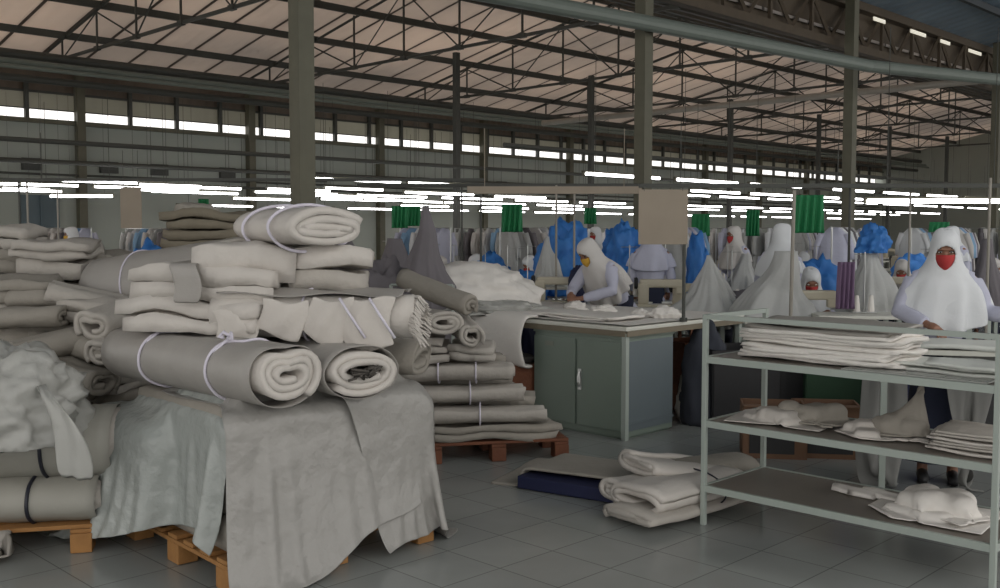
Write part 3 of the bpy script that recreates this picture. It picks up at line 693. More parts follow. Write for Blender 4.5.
for k,(px,l,w,h,r,n_) in enumerate([(424,.38,.5,.10,4,'folded cloth at the left of the fifth layer of the middle stack'),(474,.30,.5,.10,-5,'folded cloth with open end at the right of the fifth layer of the middle stack')]):
    bundle(n_,'folded fabric',None,xat(px,Dm),Dm+.05,z,r,l,w,h,2,cream,5+k,big=1.3)
z+=.098
bundle('doubled cloth left on the sixth layer of the middle stack','folded fabric',None,xat(418,Dm),Dm+.05,z,2,.36,.5,.06,1,cream,3)
roll('pointed cloth roll at the right shoulder of the middle stack','fabric roll',None,xat(462,Dm),Dm+.05,z,-75,.52,.10,.10,t=.026,turns=2,heart=.35,m=cream,seed=91,tilt=(0,6))
roll('thick cloth roll with curled open end near the top of the middle stack','fabric roll',None,xat(424,Dm),Dm,z+.06,-60,.60,.15,.10,t=.03,turns=2.3,heart=.12,m=cream,seed=92)
roll('topmost dusky cloth roll slanting on the middle stack','fabric roll',None,xat(432,Dm),Dm+.15,z+.255,-35,.62,.10,.09,t=.03,turns=2.2,m=greige,seed=93,tilt=(0,16))

# ---------- cabinet, cutting table ----------
RB=-45 # runs with the hall
t=empty('steel_cabinet',.92,7.45,0,45,'green-grey double-door steel cabinet under the cutting table','cabinet')
CW,CD,CH=.90,.62,.775
# local x -> right-back (hall axis), local y -> left-back ; front face is the left-facing one (x=0 plane)
MB().box((CD/2,CW/2,CH/2),(CD,CW,CH-.03),bev=.006).build('body',cabm,t)
MB().box((CD/2+.01,-.003,CH/2+.01),(CD-.04,.006,CH-.10)).box((CD/2+.01,-.008,.11),(CD-.02,.006,.012)).build('side_panel',cabs,t)
for k in range(2):
    d=MB().box((-.009,.01+CW/4+k*CW/2-.005,CH/2+.01),(.016,CW/2-.02,CH-.11),bev=.004).build('door',cabm,t)
    yh=CW/2-.04 if k==0 else CW/2+.04
    if k==0: MB().tube([(-.03,yh,.36),(-.045,yh,.40),(-.045,yh,.44),(-.03,yh,.48)],.008,6).box((-.02,yh,.42),(.01,.035,.16)).build('handle',chrome,d)
    else: MB().box((-.02,CW-.17,CH-.10),(.004,.09,.035)).build('name_plate',mat('pale_plate',(.22,.24,.20),.5),d)
MB().box((CD/2,CW/2,.02),(CD-.04,CW-.04,.04)).build('plinth',cabm,t); MB().box((CD/2,CW/2,CH-.008),(CD+.02,CW+.02,.018)).build('top_panel',cabm,t)
t=empty('cutting_table',.93,7.40,0,45,'long white-topped cutting table over the steel cabinet','table')
TA,TB=1.62,2.25
MB().box((TA/2,TB/2,.835),(TA,TB,.03),bev=.006).build('tabletop',tabw,t)
MB().box((.02,TB/2,.80),(.03,TB-.04,.045)).box((TA-.02,TB/2,.80),(.03,TB-.04,.045)).box((TA/2,.02,.80),(TA-.04,.03,.045)).build('apron',mat('table_edge_wood',(.20,.17,.12),.6),t)
for a,b in ((.035,.035),(TA-.035,.035),(.035,TB-.035),(TA-.035,TB-.035)):
    MB().box((a,b,.40),(.04,.04,.80)).build('leg',rackm,t)
MB().tube([(.04,.04,.60),(.04,.22,.79)],.012,6).build('corner_brace',rackm,t)
# cloth spread on the table
P=sim(60,44,2.2,1.5,lambda u,v:(lambda a,b:(.93+(a-b)*C45,7.40+(a+b)*C45,.875+.03*math.sin(u*17)*math.sin(v*11)))(.06+v*1.46,.05+u*2.12),[(.93+(TA/2-TB/2)*C45,7.40+(TA/2+TB/2)*C45,.42,TA/2,TB/2,.43,R(45),.01)],steps=70,it=6,seed=4,noise_a=.03)
cloth(P,'spread_cloth',paper,'white cloth spread over the cutting table','cloth')
for k,(px,D,s,l) in enumerate([(603,8.35,.11,'small white cloth crumple by the bent woman on the cutting table'),(640,8.3,.07,'tiny white scrap on the cutting table by her forearm'),(664,8.1,.12,'white cloth crumple at the right end of the cutting table'),(575,8.9,.10,'flat white cloth crumple at the back of the cutting table')]):
    heap('cloth_crumple',paper,l,'cloth',xat(px,D),D,.865,s,s*.7,s*.75,seed=20+k,rough=.6,sub=4)
o=bundle('neat flat stack of white cut pieces on the cutting table edge','cut pieces',None,*loc2(.35,.85,45,(.93,7.40)),.868,45,.45,1.3,.035,3,paper,2,big=.4)
# big white roll under the table's left end
P=[]
for i in range(26):
    u=i/25; row=[]
    for j in range(18):
        v=j/17; z=.872-.40*min(1,v*1.12)
        if v<.12: x=.10-.16*v/.12; z=.874
        else: x=-.075-.03*math.sin((v-.12)*3.4)-.012*math.sin(u*11+v*3)
        if v>.9: x+= .9*(v-.9)
        row.append((x,.95+1.30*u+.02*math.sin(v*5),z+.012*math.sin(u*7)))
    P.append(row)
o=MB().grid(P).build('hanging_cloth',paper,smooth=True,solid=.03,sub=1); place(o,.93,7.40,0,45); tag(o,'thick white cloth hanging over the left front edge of the cutting table','cloth')
o=MB().box((0,0,.24),(.42,.42,.46),bev=.02).box((0,-.215,.25),(.36,.012,.38)).box((0,-.21,.02),(.44,.03,.04)).box((0,-.21,.46),(.44,.03,.04)).build('wooden_crate',wood2); place(o,xat(516,8.1),8.3,0,20); tag(o,'red-brown wooden crate in front of the left end of the cabinet','crate')
for k in range(3): bundle('dark folded cloth on the red-brown crate','folded fabric','dark cloth on the crate',xat(505,8.1)-.03*k,8.28,.482-.0+.0*k if k==0 else .482,20+8*k,.0+.45,.3,.07,2,mat('dark_cloth',(.09,.085,.08),.9),2) if k==0 else None
o=MB().box((0,0,.12),(.9,.35,.24),bev=.01).build('wooden_crate',wood2); place(o,-.6,8.35,0,-28); tag(o,'low red-brown crate behind the middle pallet stack','crate')
heap('fabric_heap',paper,'high pile of white cloth spilling over the left end of the cutting table','cloth heap',-.30,8.95,.86,.62,.45,.42,seed=13,rough=.35,freq=1.5)
heap('fabric_heap',plast,'low white cloth heap in front of the high pile on the table','cloth heap',-.05,8.55,.86,.40,.22,.12,seed=15,rough=.5)
drape('draped_cloth',netg,'tall mauve-grey cloth hung to a point behind the middle stack','draped cloth',-.62,8.6,.52,1.26,.44,.38,9,seed=1.5,lean=(.0,0),top=.06)
t=MB().tube([(0,0,0),(0,0,1.42)],.014,6).tube([(.0,0,1.42),(.5,0,1.42)],.014,6).tube([(.5,0,1.42),(.5,0,0)],.014,6).build('rail_frame',rackm); place(t,-.86,7.95,0,-10); t.scale=(1,1,.8); tag(t,'bare green-grey tube frame behind the middle stack','frame')
heap('fabric_heap',netg,'low mauve-grey cloth heap left of the hung pointed cloth','cloth heap',-1.05,8.8,.3,.42,.35,.95,seed=23,rough=.4)
# board on its pole
pt=(1.44,7.90)
o=MB().tube([(0,0,0),(0,0,1.03)],.014,8).tube([(0,0,.0),(0,0,.03)],.03,8).build('sign_pole',steel); place(o,pt[0],pt[1],.85,0); tag(o,'thin dark pole rising from the edge of the cutting table','pole')
Xb=xat(662,7.88)
o=MB().box((0,0,0),(.385,.006,.425),bev=.002).build('blank_board',board); place(o,Xb,7.86,zat(217,7.86),2); tag(o,'blank cream board hung over the cutting table','board')
q=MB()
for s in (-.15,.15): q.tube([(s,0,.2),(s,0,.22+.02)],.004,5)
q.build('hook',steel,o)
X,D=xat(133,11),11; o=MB().box((0,0,0),(.23,.006,.44),bev=.002).build('blank_board',board); place(o,X,D,zat(208,D),0); tag(o,'blank brownish board hung over the left sewing rows','board')
MB().tube([(-.08,0,.22),(-.08,0,.62)],.003,4).tube([(.08,0,.22),(.08,0,.62)],.003,4).build('hook',steel,o)

# ---------- floor bundle by the rack ----------
t=empty('low_platform',0,5,0,28,'dark blue low platform under the flat cloth on the floor','platform')
gx,gy=gp(640,478)
px_,py_=gp(608,497); place(t,px_+.04,py_+.14,0,-33)
MB().box((0,0,.045),(1.0,.55,.075),bev=.006).build('deck',dblue,t)
for k in range(3): MB().box((-.4+.4*k,0,.004),(.06,.5,.008)).build('foot',black,t)
lx0,ly0=gp(520,488); 
P=sim(46,34,1.35,.75,lambda u,v:(px_+.02+(u-.5)*1.35*math.cos(R(-30))-(v-.5)*.75*math.sin(R(-30)),py_+.33+(u-.5)*1.35*math.sin(R(-30))+(v-.5)*.75*math.cos(R(-30)),.10+.02*math.sin(u*7)),[(px_+.04,py_+.14,.05,.50,.28,.055,R(-33),.01)],steps=60,it=6,seed=5,bend=.9)
cloth(P,'flat_cloth',greige,'grey cloth laid flat and overhanging the low blue platform','cloth',solid=.02)
def zroll(px,py,D,rot,L,ry,rz,lab,**k):
    D-=.12; a=at(px-24,py+9,D); return roll(lab,'fabric roll',None,a[0],a[1],max(.0,a[2]-rz),rot,L,ry,rz,**k)
zroll(700,496,5.55,38,.75,.20,.055,'flattened cloth roll at the bottom of the bundle by the rack',t=.03,turns=1.6,m=cream,seed=100)
zroll(705,480,5.62,218,.72,.22,.10,'cloth roll tied with dark string beside the rack post',t=.032,turns=1.7,heart=.15,m=white,wrap=None,seed=101,ph=.3,tiex=[-.12],tiem=strap,tier=.005)
zroll(668,478,5.75,215,.42,.15,.085,'small frayed white cloth roll left in the floor bundle',t=.03,turns=2,heart=.2,m=white,seed=102,ph=1.)
zroll(700,458,5.85,205,.55,.20,.075,'crumpled white roll on top of the floor bundle',t=.028,turns=2.4,heart=.45,m=white,seed=103,ph=2.,tilt=(0,-10))
zroll(735,462,5.95,25,.50,.17,.10,'grey cloth bundle behind the rack post on the floor bundle',t=.03,turns=2,heart=.1,m=greige,seed=104)

# ---------- rack ----------
RX,RY=1.08,5.28; RL,RD=1.46,.60
t=empty('shelf_rack',RX,RY,0,-45,'pale green three-tier shelf rack in the right front','shelf rack')
def rk(a,b): # a along the front, b into depth -> camera frame
    return RX+a*C45+b*C45, RY-a*C45+b*C45
for a,b in ((0,0),(RL,0),(0,RD),(RL,RD)): MB().box((a,b,.56),(.026,.026,1.12),bev=.003).build('post',rackm,t)
for k,zz in enumerate((.20,.545,.885)):
    s=MB().box((RL/2,RD/2,zz+.006),(RL-.01,RD-.01,.012)).build('shelf',shelfm,t)
    q=MB(); q.box((RL/2,0,zz-.002),(RL,.02,.034)).box((RL/2,RD,zz-.002),(RL,.02,.034)).box((0,RD/2,zz-.002),(.02,RD,.034)).box((RL,RD/2,zz-.002),(.02,RD,.034)); q.build('shelf_edge',rackm,s)
MB().box((RL/2,0,1.108),(RL,.022,.024)).box((0,RD/2,1.108),(.022,RD,.024)).box((RL,RD/2,1.108),(.022,RD,.024)).build('top_rail',rackm,t)
# top shelf: stack of plastic-wrapped sheets
def onrack(a,b): return rk(a,b)
X,Y=rk(.56,.28); zz=.905
for k in range(10):
    bundle('thin layer of white cut cloth, %s in the tall stack on the top shelf'%['lowest','second up','third up','fourth up','fifth up','sixth up','seventh up','eighth up','ninth up','topmost'][k],'cut pieces','stack of cut cloth on the top shelf',X+rnd.uniform(-.012,.012),Y+rnd.uniform(-.01,.01),zz,-45+rnd.uniform(-2,2),.84-.02*(k%3),.44,.0195,1,paper if k<8 else mat('dusty_cloth',(.34,.32,.29),.5),2+k%5,big=.45); zz+=.0195
X,Y=rk(.28,.10); crumple_later=1
X,Y=rk(1.13,.35); bundle('flat white cut cloth on the right of the top shelf','cut pieces',None,X,Y,.905,-45,.62,.38,.03,2,mat('bright_white_cloth',(.66,.68,.64),.8),4,big=.5)
X,Y=rk(1.30,.25); bundle('second flat white cut cloth overlapping at the right end of the top shelf','cut pieces',None,X,Y,.937,-38,.40,.25,.018,1,mat('bright_white_cloth',(.66,.68,.64),.8),2,big=.5)
X,Y=rk(1.08,.07); o=MB().box((0,0,.004),(.66,.12,.006)).box((0,-.03,.009),(.5,.006,.002)).build('plastic_cover',mat('clear_cover',(.30,.31,.29),.15,noise_amt=.1),None); place(o,X,Y,.900,-45); tag(o,'glossy plastic cover strip along the front of the top shelf','plastic cover')
# middle shelf
def crumple(a,b,z,la,lb,hs,m,label,rot=0,seed=0,name='cloth_piece',solid=.006,st=80,peak=None):
    rr=random.Random(seed); cols=[]
    for k in range(7):
        hz=hs*rr.uniform(.35,1)/2; x,y=rk(a+rr.uniform(-.3,.3)*la,b+rr.uniform(-.25,.25)*lb); hx,hy=rr.uniform(.05,.10),rr.uniform(.04,.08)
        cols.append((x,y,z+hz,hx,hy,hz,rr.uniform(0,3),min(hx,hy,hz)*.9))
    def f(u,v):
        c,s=math.cos(R(rot)),math.sin(R(rot)); p=(u-.5)*la; q=(v-.5)*lb
        x,y=rk(a+p*c-q*s,b+p*s+q*c); pk=0
        if peak: pk=peak[2]*math.exp(-((u-peak[0])**2+(v-peak[1])**2)/.03)
        return (x,y,z+hs+.03+pk+.02*math.sin(u*15+seed)*math.cos(v*12))
    P=sim(44,36,la,lb,f,cols,steps=st,it=6,seed=seed,noise_a=.06,floor=z+.006,th=.006,slack=1.15,pins=(lambda u,v:abs(u-peak[0])<.04 and abs(v-peak[1])<.04) if peak else None)
    return cloth(P,name,m,label,'cloth',None,solid)
crumple(.30,.28,.56,.48,.36,.07,white,'white cloth piece crumpled at the left of the middle shelf',10,31)
crumple(.44,.32,.575,.42,.30,.09,greige,'beige cloth piece heaped over the white one on the middle shelf',-15,32,solid=.01)
crumple(.86,.27,.56,.44,.30,.06,white,'white cloth piece under the peaked beige one on the middle shelf',8,33)
crumple(.91,.32,.575,.38,.28,.09,greige,'beige cloth piece with a raised peak on the middle shelf',4,34,peak=(.75,.6,.09),solid=.01)
for k in range(4):
    X,Y=rk(1.28,.25); bundle('folded white cloth, %s in the small stack at the right of the middle shelf'%['lowest','second','third','topmost'][k],'folded fabric','small stack on the middle shelf',X,Y,.562+.024*k,-45+2*k,.30,.36,.023,2,[white,cream][k%2],2+k%2,big=.5)
# bottom shelf
for k,(a,b,l,w,h) in enumerate([(.66,.38,.20,.12,.014),(.80,.42,.24,.14,.014)]):
    X,Y=rk(a,b); bundle(['thin white folded cloth in the middle of the bottom shelf','thin white folded cloth behind it on the bottom shelf'][k],'folded fabric',None,X,Y,.215,-50,l,w,h*2,1,paper,2+k,big=.5)
crumple(1.08,.30,.215,.50,.40,.05,paper,'shaggy white cloth pile at the right of the bottom shelf',5,41)
crumple(1.13,.30,.235,.40,.32,.10,paper,'top white cloth of the shaggy pile on the bottom shelf',-12,42)
# behind the rack : boxes and hanging cloth
for k,(px,py,w,l) in enumerate([(775,440,.42,'brown cardboard box behind the rack, left one'),(828,448,.42,'brown cardboard box behind the rack, right one')]):
    D=7.0; X=xat(px,D); t=empty('cardboard_box',X,D,.0,-10,l,'box')
    q=MB(); h=.36; w2=w/2
    q.box((0,-.16,h/2),(w,.012,h)).box((0,.16,h/2),(w,.012,h)).box((-w2,0,h/2),(.012,.32,h)).box((w2,0,h/2),(.012,.32,h)).box((0,0,.006),(w,.32,.012)); q.build('box_body',card,t)
    MB().box((0,-.20,h+.01),(w,.09,.006)).build('flap',card,t)
    MB().box((-.02+.03*k,-.168,.12),(.30,.006,.17)).build('dark_label',black,t)
P=sim(24,30,.34,.9,lambda u,v:(xat(885,6.1)+(u-.5)*.26,6.05+.03*math.sin(u*14),.84-v*.82),[],steps=30,it=6,pins=lambda u,v:v==0,floor=.01)
cloth(P,'hanging_cloth',mat('grey_cloth',(.22,.22,.21),.85),'plain grey cloth hanging behind the rack','cloth')
P=sim(24,30,.30,.9,lambda u,v:(xat(968,6.0)+(u-.5)*.34,5.95+.03*math.sin(u*11),.84-v*.82),[],steps=30,it=6,pins=lambda u,v:v==0,floor=.01)
cloth(P,'hanging_cloth',mat('grey_cloth',(.22,.22,.21),.85),'grey cloth hanging from the table behind the right end of the rack','cloth')
# ================= PEOPLE =================
def evald(o,name):
    dg=bpy.context.evaluated_depsgraph_get(); me=bpy.data.meshes.new_from_object(o.evaluated_get(dg)); me.name=name
    m=o.data.materials[0] if o.data.materials else None
    bpy.data.objects.remove(o); 
    me.polygons.foreach_set('use_smooth',[True]*len(me.polygons)); return me
def fuse(mb,name,m,vox,sm=3):
    o=mb.build(name,m); q=o.modifiers.new('r','REMESH'); q.mode='VOXEL'; q.voxel_size=vox
    q=o.modifiers.new('s','SMOOTH'); q.factor=.5; q.iterations=sm
    return evald(o,name)
def ball(mb,c,r,n=12):
    rx,ry,rz=r if isinstance(r,tuple) else (r,r,r)
    prof=[(math.sin(PI*i/n),-math.cos(PI*i/n)) for i in range(1,n)]
    vs=[];fs=[]
    return mb.lathe([(a*1.0,b*rz) for a,b in prof],c,n=n+4,sx=rx,sy=ry)
def rotx(p,a,o):  # forward pitch about point o ; forward is -y
    y,z=p[1]-o[1],p[2]-o[2]; c,s=math.cos(a),math.sin(a)
    return Vector((p[0],o[1]+y*c-z*s,o[2]+y*s+z*c))
def person_meshes(key,lean=0,seated=False,head=15,arms=None,vox=.011,Hs=1.0,hem=.42):
    """all meshes in a frame facing -y with the feet on z=0"""
    pz=.50 if seated else .86
    pel=Vector((0,0,pz)); la=R(lean); ha=R(lean*.6+head)
    up=lambda d,x=0,y=0:rotx((x,y,pz+d),la,pel)
    sh=up(.46); neck=up(.53); hc=neck+rotx((0,-.01,.125),ha,(0,0,0))
    b=MB()
    # trunk
    b.tube([pel+Vector((0,0,-.04)),up(.12),up(.30),up(.43),up(.49),neck,hc-rotx((0,0,.03),ha,(0,0,0))],[.12,.105,.115,.11,.07,.048,.05],14)
    for s in (-1,1): b.tube([up(.44,s*.02),up(.45,s*.15)],[.06,.046],10)
    S=[up(.44,s*.165) for s in (-1,1)]
    arms=arms or [((-.24,-.12,pz+.24),(-.17,-.34,pz+.30)),((.24,-.12,pz+.24),(.17,-.34,pz+.30))]
    sl=MB(); sl.tube([up(.44,-.17),up(.46,-.08),up(.465,0),up(.46,.08),up(.44,.17)],[.062,.066,.06,.066,.062],12)
    for k,(e,w) in enumerate(arms):
        e=Vector(e);w=Vector(w); ball(b,S[k],.042,8)
        b.tube([S[k],S[k].lerp(e,.5),e,e.lerp(w,.4),w],[.047,.043,.036,.035,.024],10)
        d=(w-e).normalized(); side=d.cross(Vector((0,0,1))); side=side.normalized() if side.length>.2 else Vector((1,0,0)); sg=-1 if k==0 else 1
        if side.x*sg<0: side=-side   # outward
        dn=Vector((0,0,-1)); dn=(dn-d*dn.dot(d)).normalized() if abs(d.z)<.9 else Vector((0,-1,0))
        palm=w+d*.045
        b.tube([w,palm,w+d*.085],[.022,.030,.026],8); b.tube([w+d*.03-side*.018,w+d*.08-side*.022],[.014,.014],6); b.tube([w+d*.03+side*.018,w+d*.08+side*.022],[.014,.014],6)
        for f in range(4):
            o_=side*(.027-.018*f); ln=(.062,.075,.07,.055)[3-f if sg>0 else 3-f]
            p0=w+d*.082+o_; p1=p0+d*ln*.5+dn*.006; p2=p1+d*ln*.35+dn*.018; p3=p2+d*ln*.12+dn*.02
            b.tube([p0,p1,p2,p3],[.0095,.009,.0085,.007],7)
        t0=w+d*.025-side*.022; b.tube([t0,t0-side*.022+d*.025+dn*.01,t0-side*.03+d*.052+dn*.018],[.012,.0105,.008],7)
        sl.tube([S[k]-Vector((0,0,.0)),S[k].lerp(e,.5),e,e.lerp(w,.5),e.lerp(w,.93)],[.068,.064,.058,.052,.042],12)
    # legs
    tr=MB()
    for s in (-1,1):
        hp=pel+Vector((s*.085,0,-.03))
        if seated: kn=Vector((s*.12,-.42,.47)); an=Vector((s*.12,-.38,.09))
        else: kn=Vector((s*.09,-.02,.46)); an=Vector((s*.09,.01,.09))
        b.tube([hp,hp.lerp(kn,.5),kn,kn.lerp(an,.35),an,an-Vector((0,0,.04))],[.085,.072,.052,.05,.033,.035],12)
        b.tube([an+Vector((0,.03,-.055)),an+Vector((0,-.07,-.06)),an+Vector((0,-.16,-.07))],[.03,.033,.022],8)
        tr.tube([hp,hp.lerp(kn,.5),kn,kn.lerp(an,.5),an+Vector((0,0,.02))],[.115,.10,.09,.09,.09],12)
    tr.tube([pel+Vector((0,0,.07)),pel-Vector((0,0,.08))],[.14,.15],14)
    # head: skull, jaw, nose, brow, lips
    def hp_(x,y,z): return hc+rotx((x,y,z),ha,(0,0,0))
    hd=MB(); ball(hd,(0,0,.015),(.074,.092,.098),16); ball(hd,(0,-.018,-.05),(.056,.068,.062),12)
    hd.tube([(0,-.088,.02),(0,-.102,-.012),(0,-.112,-.028)],[.009,.011,.014],8); ball(hd,(-.012,-.098,-.03),.009,6); ball(hd,(.012,-.098,-.03),.009,6)
    hd.tube([(-.05,-.072,.03),(-.025,-.09,.036),(0,-.093,.033),(.025,-.09,.036),(.05,-.072,.03)],.010,6)
    hd.tube([(-.024,-.084,-.060),(0,-.092,-.057),(.024,-.084,-.060)],.007,6); hd.tube([(-.02,-.082,-.069),(0,-.09,-.070),(.02,-.082,-.069)],.008,6); ball(hd,(0,-.075,-.095),.018,8)
    for s in (-1,1): ball(hd,(s*.076,.005,-.005),(.010,.018,.030),8); ball(hd,(s*.042,-.066,-.025),(.022,.02,.022),8)
    b.add([hp_(*v) for v in hd.v],hd.f)
    out={}
    out['body']=fuse(b,'body_'+key,skin,vox if vox>.008 else .0055,2)
    # shirt: torso with a loose hem
    rows=[(-.16,.165,.125),(-.06,.155,.12),(.08,.14,.11),(.22,.15,.118),(.34,.165,.115),(.42,.17,.10),(.47,.13,.085),(.51,.07,.065)]
    t=MB(); P=[]
    for dz,rx,ry in rows:
        P.append([up(dz,rx*math.cos(a)*(1+.03*math.sin(5*a+dz*9)),ry*math.sin(a)*(1+.03*math.sin(7*a+dz*12))) for a in [2*PI*j/28 for j in range(28)]])
    t.grid(P,closed=True); t.f.append(tuple(range(27,-1,-1))); t.f.append(tuple(7*28+j for j in range(28)))
    t.v+= []; o0=len(t.v); t.add(sl.v,sl.f)
    me=fuse(t,'shirt_'+key,shirt,.013,3)
    for v in me.vertices: v.co+=v.normal*noise.noise(v.co*9)*.010
    out['shirt']=me
    if seated:
        out['trousers']=fuse(tr,'trousers_'+key,skirt,.018,3)
    else:
        P=[]
        for i in range(12):
            u=i/11; z=pz+.08-(pz-.0)*u*.93
            P.append([((.145+.07*u)*(1+.05*u*math.sin(9*a))*math.cos(a),(.115+.09*u)*(1+.05*u*math.sin(9*a+1))*math.sin(a),z) for a in [2*PI*j/36 for j in range(36)]])
        o=MB().grid(P,closed=True).build('skirt',skirt,smooth=True,solid=.004); out['skirt']=evald(o,'skirt_'+key)
    # headscarf
    lv=[(.128,.012,.012,0),(.124,.040,.05,0),(.110,.060,.082,0),(.085,.074,.100,0),(.05,.082,.108,0),(.015,.085,.110,0),(-.015,.087,.109,0),(-.04,.091,.107,0),(-.065,.100,.106,-.002),(-.09,.110,.107,-.006),(-.12,.127,.110,-.010),(-.15,.150,.116,-.012),(-.19,.182,.130,-.012),(-.24,.212,.148,-.012),(-.30,.238,.162,-.018),(-.36,.252,.172,-.024),(-.42,.262,.182,-.03)]
    if hem>.42: lv.append((-hem,.268,.188,-.035))
    n=56; mb=MB(); P=[]; piv=neck; 
    L2=[]
    for i in range(len(lv)-1):
        for q in range(2):
            f=q/2; L2.append(tuple(a*(1-f)+c*f for a,c in zip(lv[i],lv[i+1])))
    L2.append(lv[-1])
    for (z,rx,ry,yo) in L2:
        row=[]
        for j in range(n):
            a=2*PI*j/n; u=max(0,(-z-.12)/.3)
            f=1+.20*min(u,1.1)*(abs(math.sin(4.5*a+.65+u*.6))**1.4-.5)+.07*min(u,1)*math.sin(11*a+2*u)
            x=rx*f*math.cos(a); y=yo+ry*f*math.sin(a); zz=z
            if z<-.25: zz=z-.05*max(0,-math.sin(a))*min(1,u)+.07*abs(math.cos(a))**3*min(1,u)  # hem dips in front
            row.append((x,y,zz))
        P.append(row)
    mb.grid(P,closed=True); top=len(mb.v); mb.v.append((0,0,.130)); mb.f+=[(top,j,(j+1)%n) for j in range(n)]
    fx,fz0,fzr=.058,-.016,.076
    keep=[]
    for f in mb.f:
        cx_=sum(mb.v[i][0] for i in f)/len(f); cy_=sum(mb.v[i][1] for i in f)/len(f); cz_=sum(mb.v[i][2] for i in f)/len(f)
        if cy_<0 and (cx_/fx)**2+((cz_-fz0)/fzr)**2<1: continue
        keep.append(f)
    mb.f=keep
    used=set(i for f in keep for i in f); cnt={}
    for f in keep:
        for a_,b_ in zip(f,f[1:]+f[:1]): e=(min(a_,b_),max(a_,b_)); cnt[e]=cnt.get(e,0)+1
    rim=set(i for e,c in cnt.items() if c==1 for i in e if mb.v[i][2]>-.15)
    for i in rim:
        x,y,z=mb.v[i]; k=math.sqrt((x/fx)**2+((z-fz0)/fzr)**2)+1e-6
        mb.v[i]=(x/k,y+.006,fz0+(z-fz0)/k)
    vs=[]
    for x,y,z in mb.v:
        w=min(1,max(0,(-z-.10)/.14)); w=w*w*(3-2*w)
        ph=hc+rotx((x,y,z),ha,(0,0,0))
        # body-following position
        pb=rotx((x,y,hc.z+z-neck.z+pz+.53 if False else pz+.53+.125+z),la*1.0,pel)
        vs.append(ph.lerp(pb,w))
    mb.v=vs
    o=mb.build('headscarf',hij,smooth=True,solid=.005,sub=1); me=evald(o,'headscarf_'+key)
    for v in me.vertices: v.co+=v.normal*noise.noise(v.co*8)*.006
    out['headscarf']=me
    # mask
    P=[]
    for i in range(9):
        u=i/8; z=-.008-.094*u; row=[]
        for j in range(15):
            a=R(-68+136*j/14); rr=.016*(1-abs(2*u-1)**2)+.010
            sw=(1-.35*u); row.append(hp_((.070+rr*.3)*math.sin(a)*sw,-(.088+rr+.014*math.cos(a)**3)*math.cos(a)-.006+.012*u,z+.016*(1-math.cos(a))*(1 if u<.5 else -1)*-1+.018*math.cos(a)**2*(1-u)-.004))
        P.append(row)
    o=MB().grid(P).build('face_mask',redm,smooth=True,solid=.004,sub=1); out['face_mask']=evald(o,'mask_'+key)
    ew=MB(); ir=MB(); ly=MB()
    for s in (-1,1):
        ball(ew,(s*.031,-.081,.012),(.0135,.009,.008),8)
        ball(ir,(s*.031,-.089,.011),(.0055,.003,.0055),8)
        ly.tube([(s*.014,-.091,.034),(s*.03,-.093,.040),(s*.050,-.083,.034)],[.003,.004,.002],6)
        ly.tube([(s*.017,-.087,.017),(s*.031,-.092,.0225),(s*.046,-.083,.016)],.0028,6)
    for nm,q,mm in (('eyes',ew,eyew),('irises',ir,irism),('eyebrows',ly,hairm)):
        q.v=[hp_(*v) for v in q.v]; o=q.build(nm,mm,smooth=True); out[nm]=evald(o,nm+'_'+key)
    # shoes
    sm=MB()
    for s in (-1,1):
        an=Vector((s*.12,-.38,.09)) if seated else Vector((s*.09,.01,.09))
        sm.tube([an+Vector((0,.05,-.058)),an+Vector((0,-.03,-.05)),an+Vector((0,-.12,-.058)),an+Vector((0,-.18,-.062))],[.032,.038,.038,.026],8)
    out['shoes']=evald(sm.build('shoes',black,smooth=True),'shoes_'+key)
    return out
PM={}
def recol(me,m):
    k=(me.name,m.name)
    if k not in PM:
        c=me.copy(); c.materials.clear(); c.materials.append(m); PM[k]=c
    return PM[k]
def person(ms,label,X,Y,rot,scarf=None,mask=redm,shirtm=None,nomask=False,far=False,s=1,group=None,z=0):
    t=empty('person',X,Y,z,rot,label,'person',group); t.scale=(s,s,s)
    for k,me in ms.items():
        if k=='face_mask' and nomask: continue
        if far and k in('irises','eyebrows'): continue
        if k=='headscarf' and scarf: me=recol(me,scarf)
        if k=='face_mask' and mask is not redm: me=recol(me,mask)
        if k=='shirt' and shirtm: me=recol(me,shirtm)
        o=bpy.data.objects.new(k,me); COL.objects.link(o); o.parent=t
    return t
A_=[((-.25,-.10,1.10),(-.10,-.30,1.035)),((.26,-.06,1.10),(.46,-.22,1.10))]
mA=person_meshes('stand',lean=6,head=17,vox=.0065,arms=A_,hem=.47)
person(mA,'standing person in white headscarf and red mask behind the table, right',2.74,6.25,-19,s=.965)
B_=[((-.25,-.40,.98),(-.10,-.55,.96)),((.27,-.36,1.0),(.06,-.56,.93))]
mB=person_meshes('bent',lean=38,head=18,vox=.009,arms=B_,hem=.50)
person(mB,'person in cream headscarf and yellow mask bending over the cutting table',1.17,9.85,-52,scarf=hijg,mask=yelm)
mC=person_meshes('seated',lean=22,seated=True,head=14,arms=[((-.25,-.20,.74),(-.14,-.44,.81)),((.25,-.20,.74),(.14,-.44,.81))])
mD=person_meshes('seated_low',lean=36,seated=True,head=24,arms=[((-.26,-.36,.76),(-.12,-.56,.81)),((.26,-.36,.76),(.12,-.56,.81))])
mE=person_meshes('upright',lean=4,head=8,arms=[((-.23,-.02,1.03),(-.20,-.18,.86)),((.23,-.02,1.03),(.20,-.20,.88))])
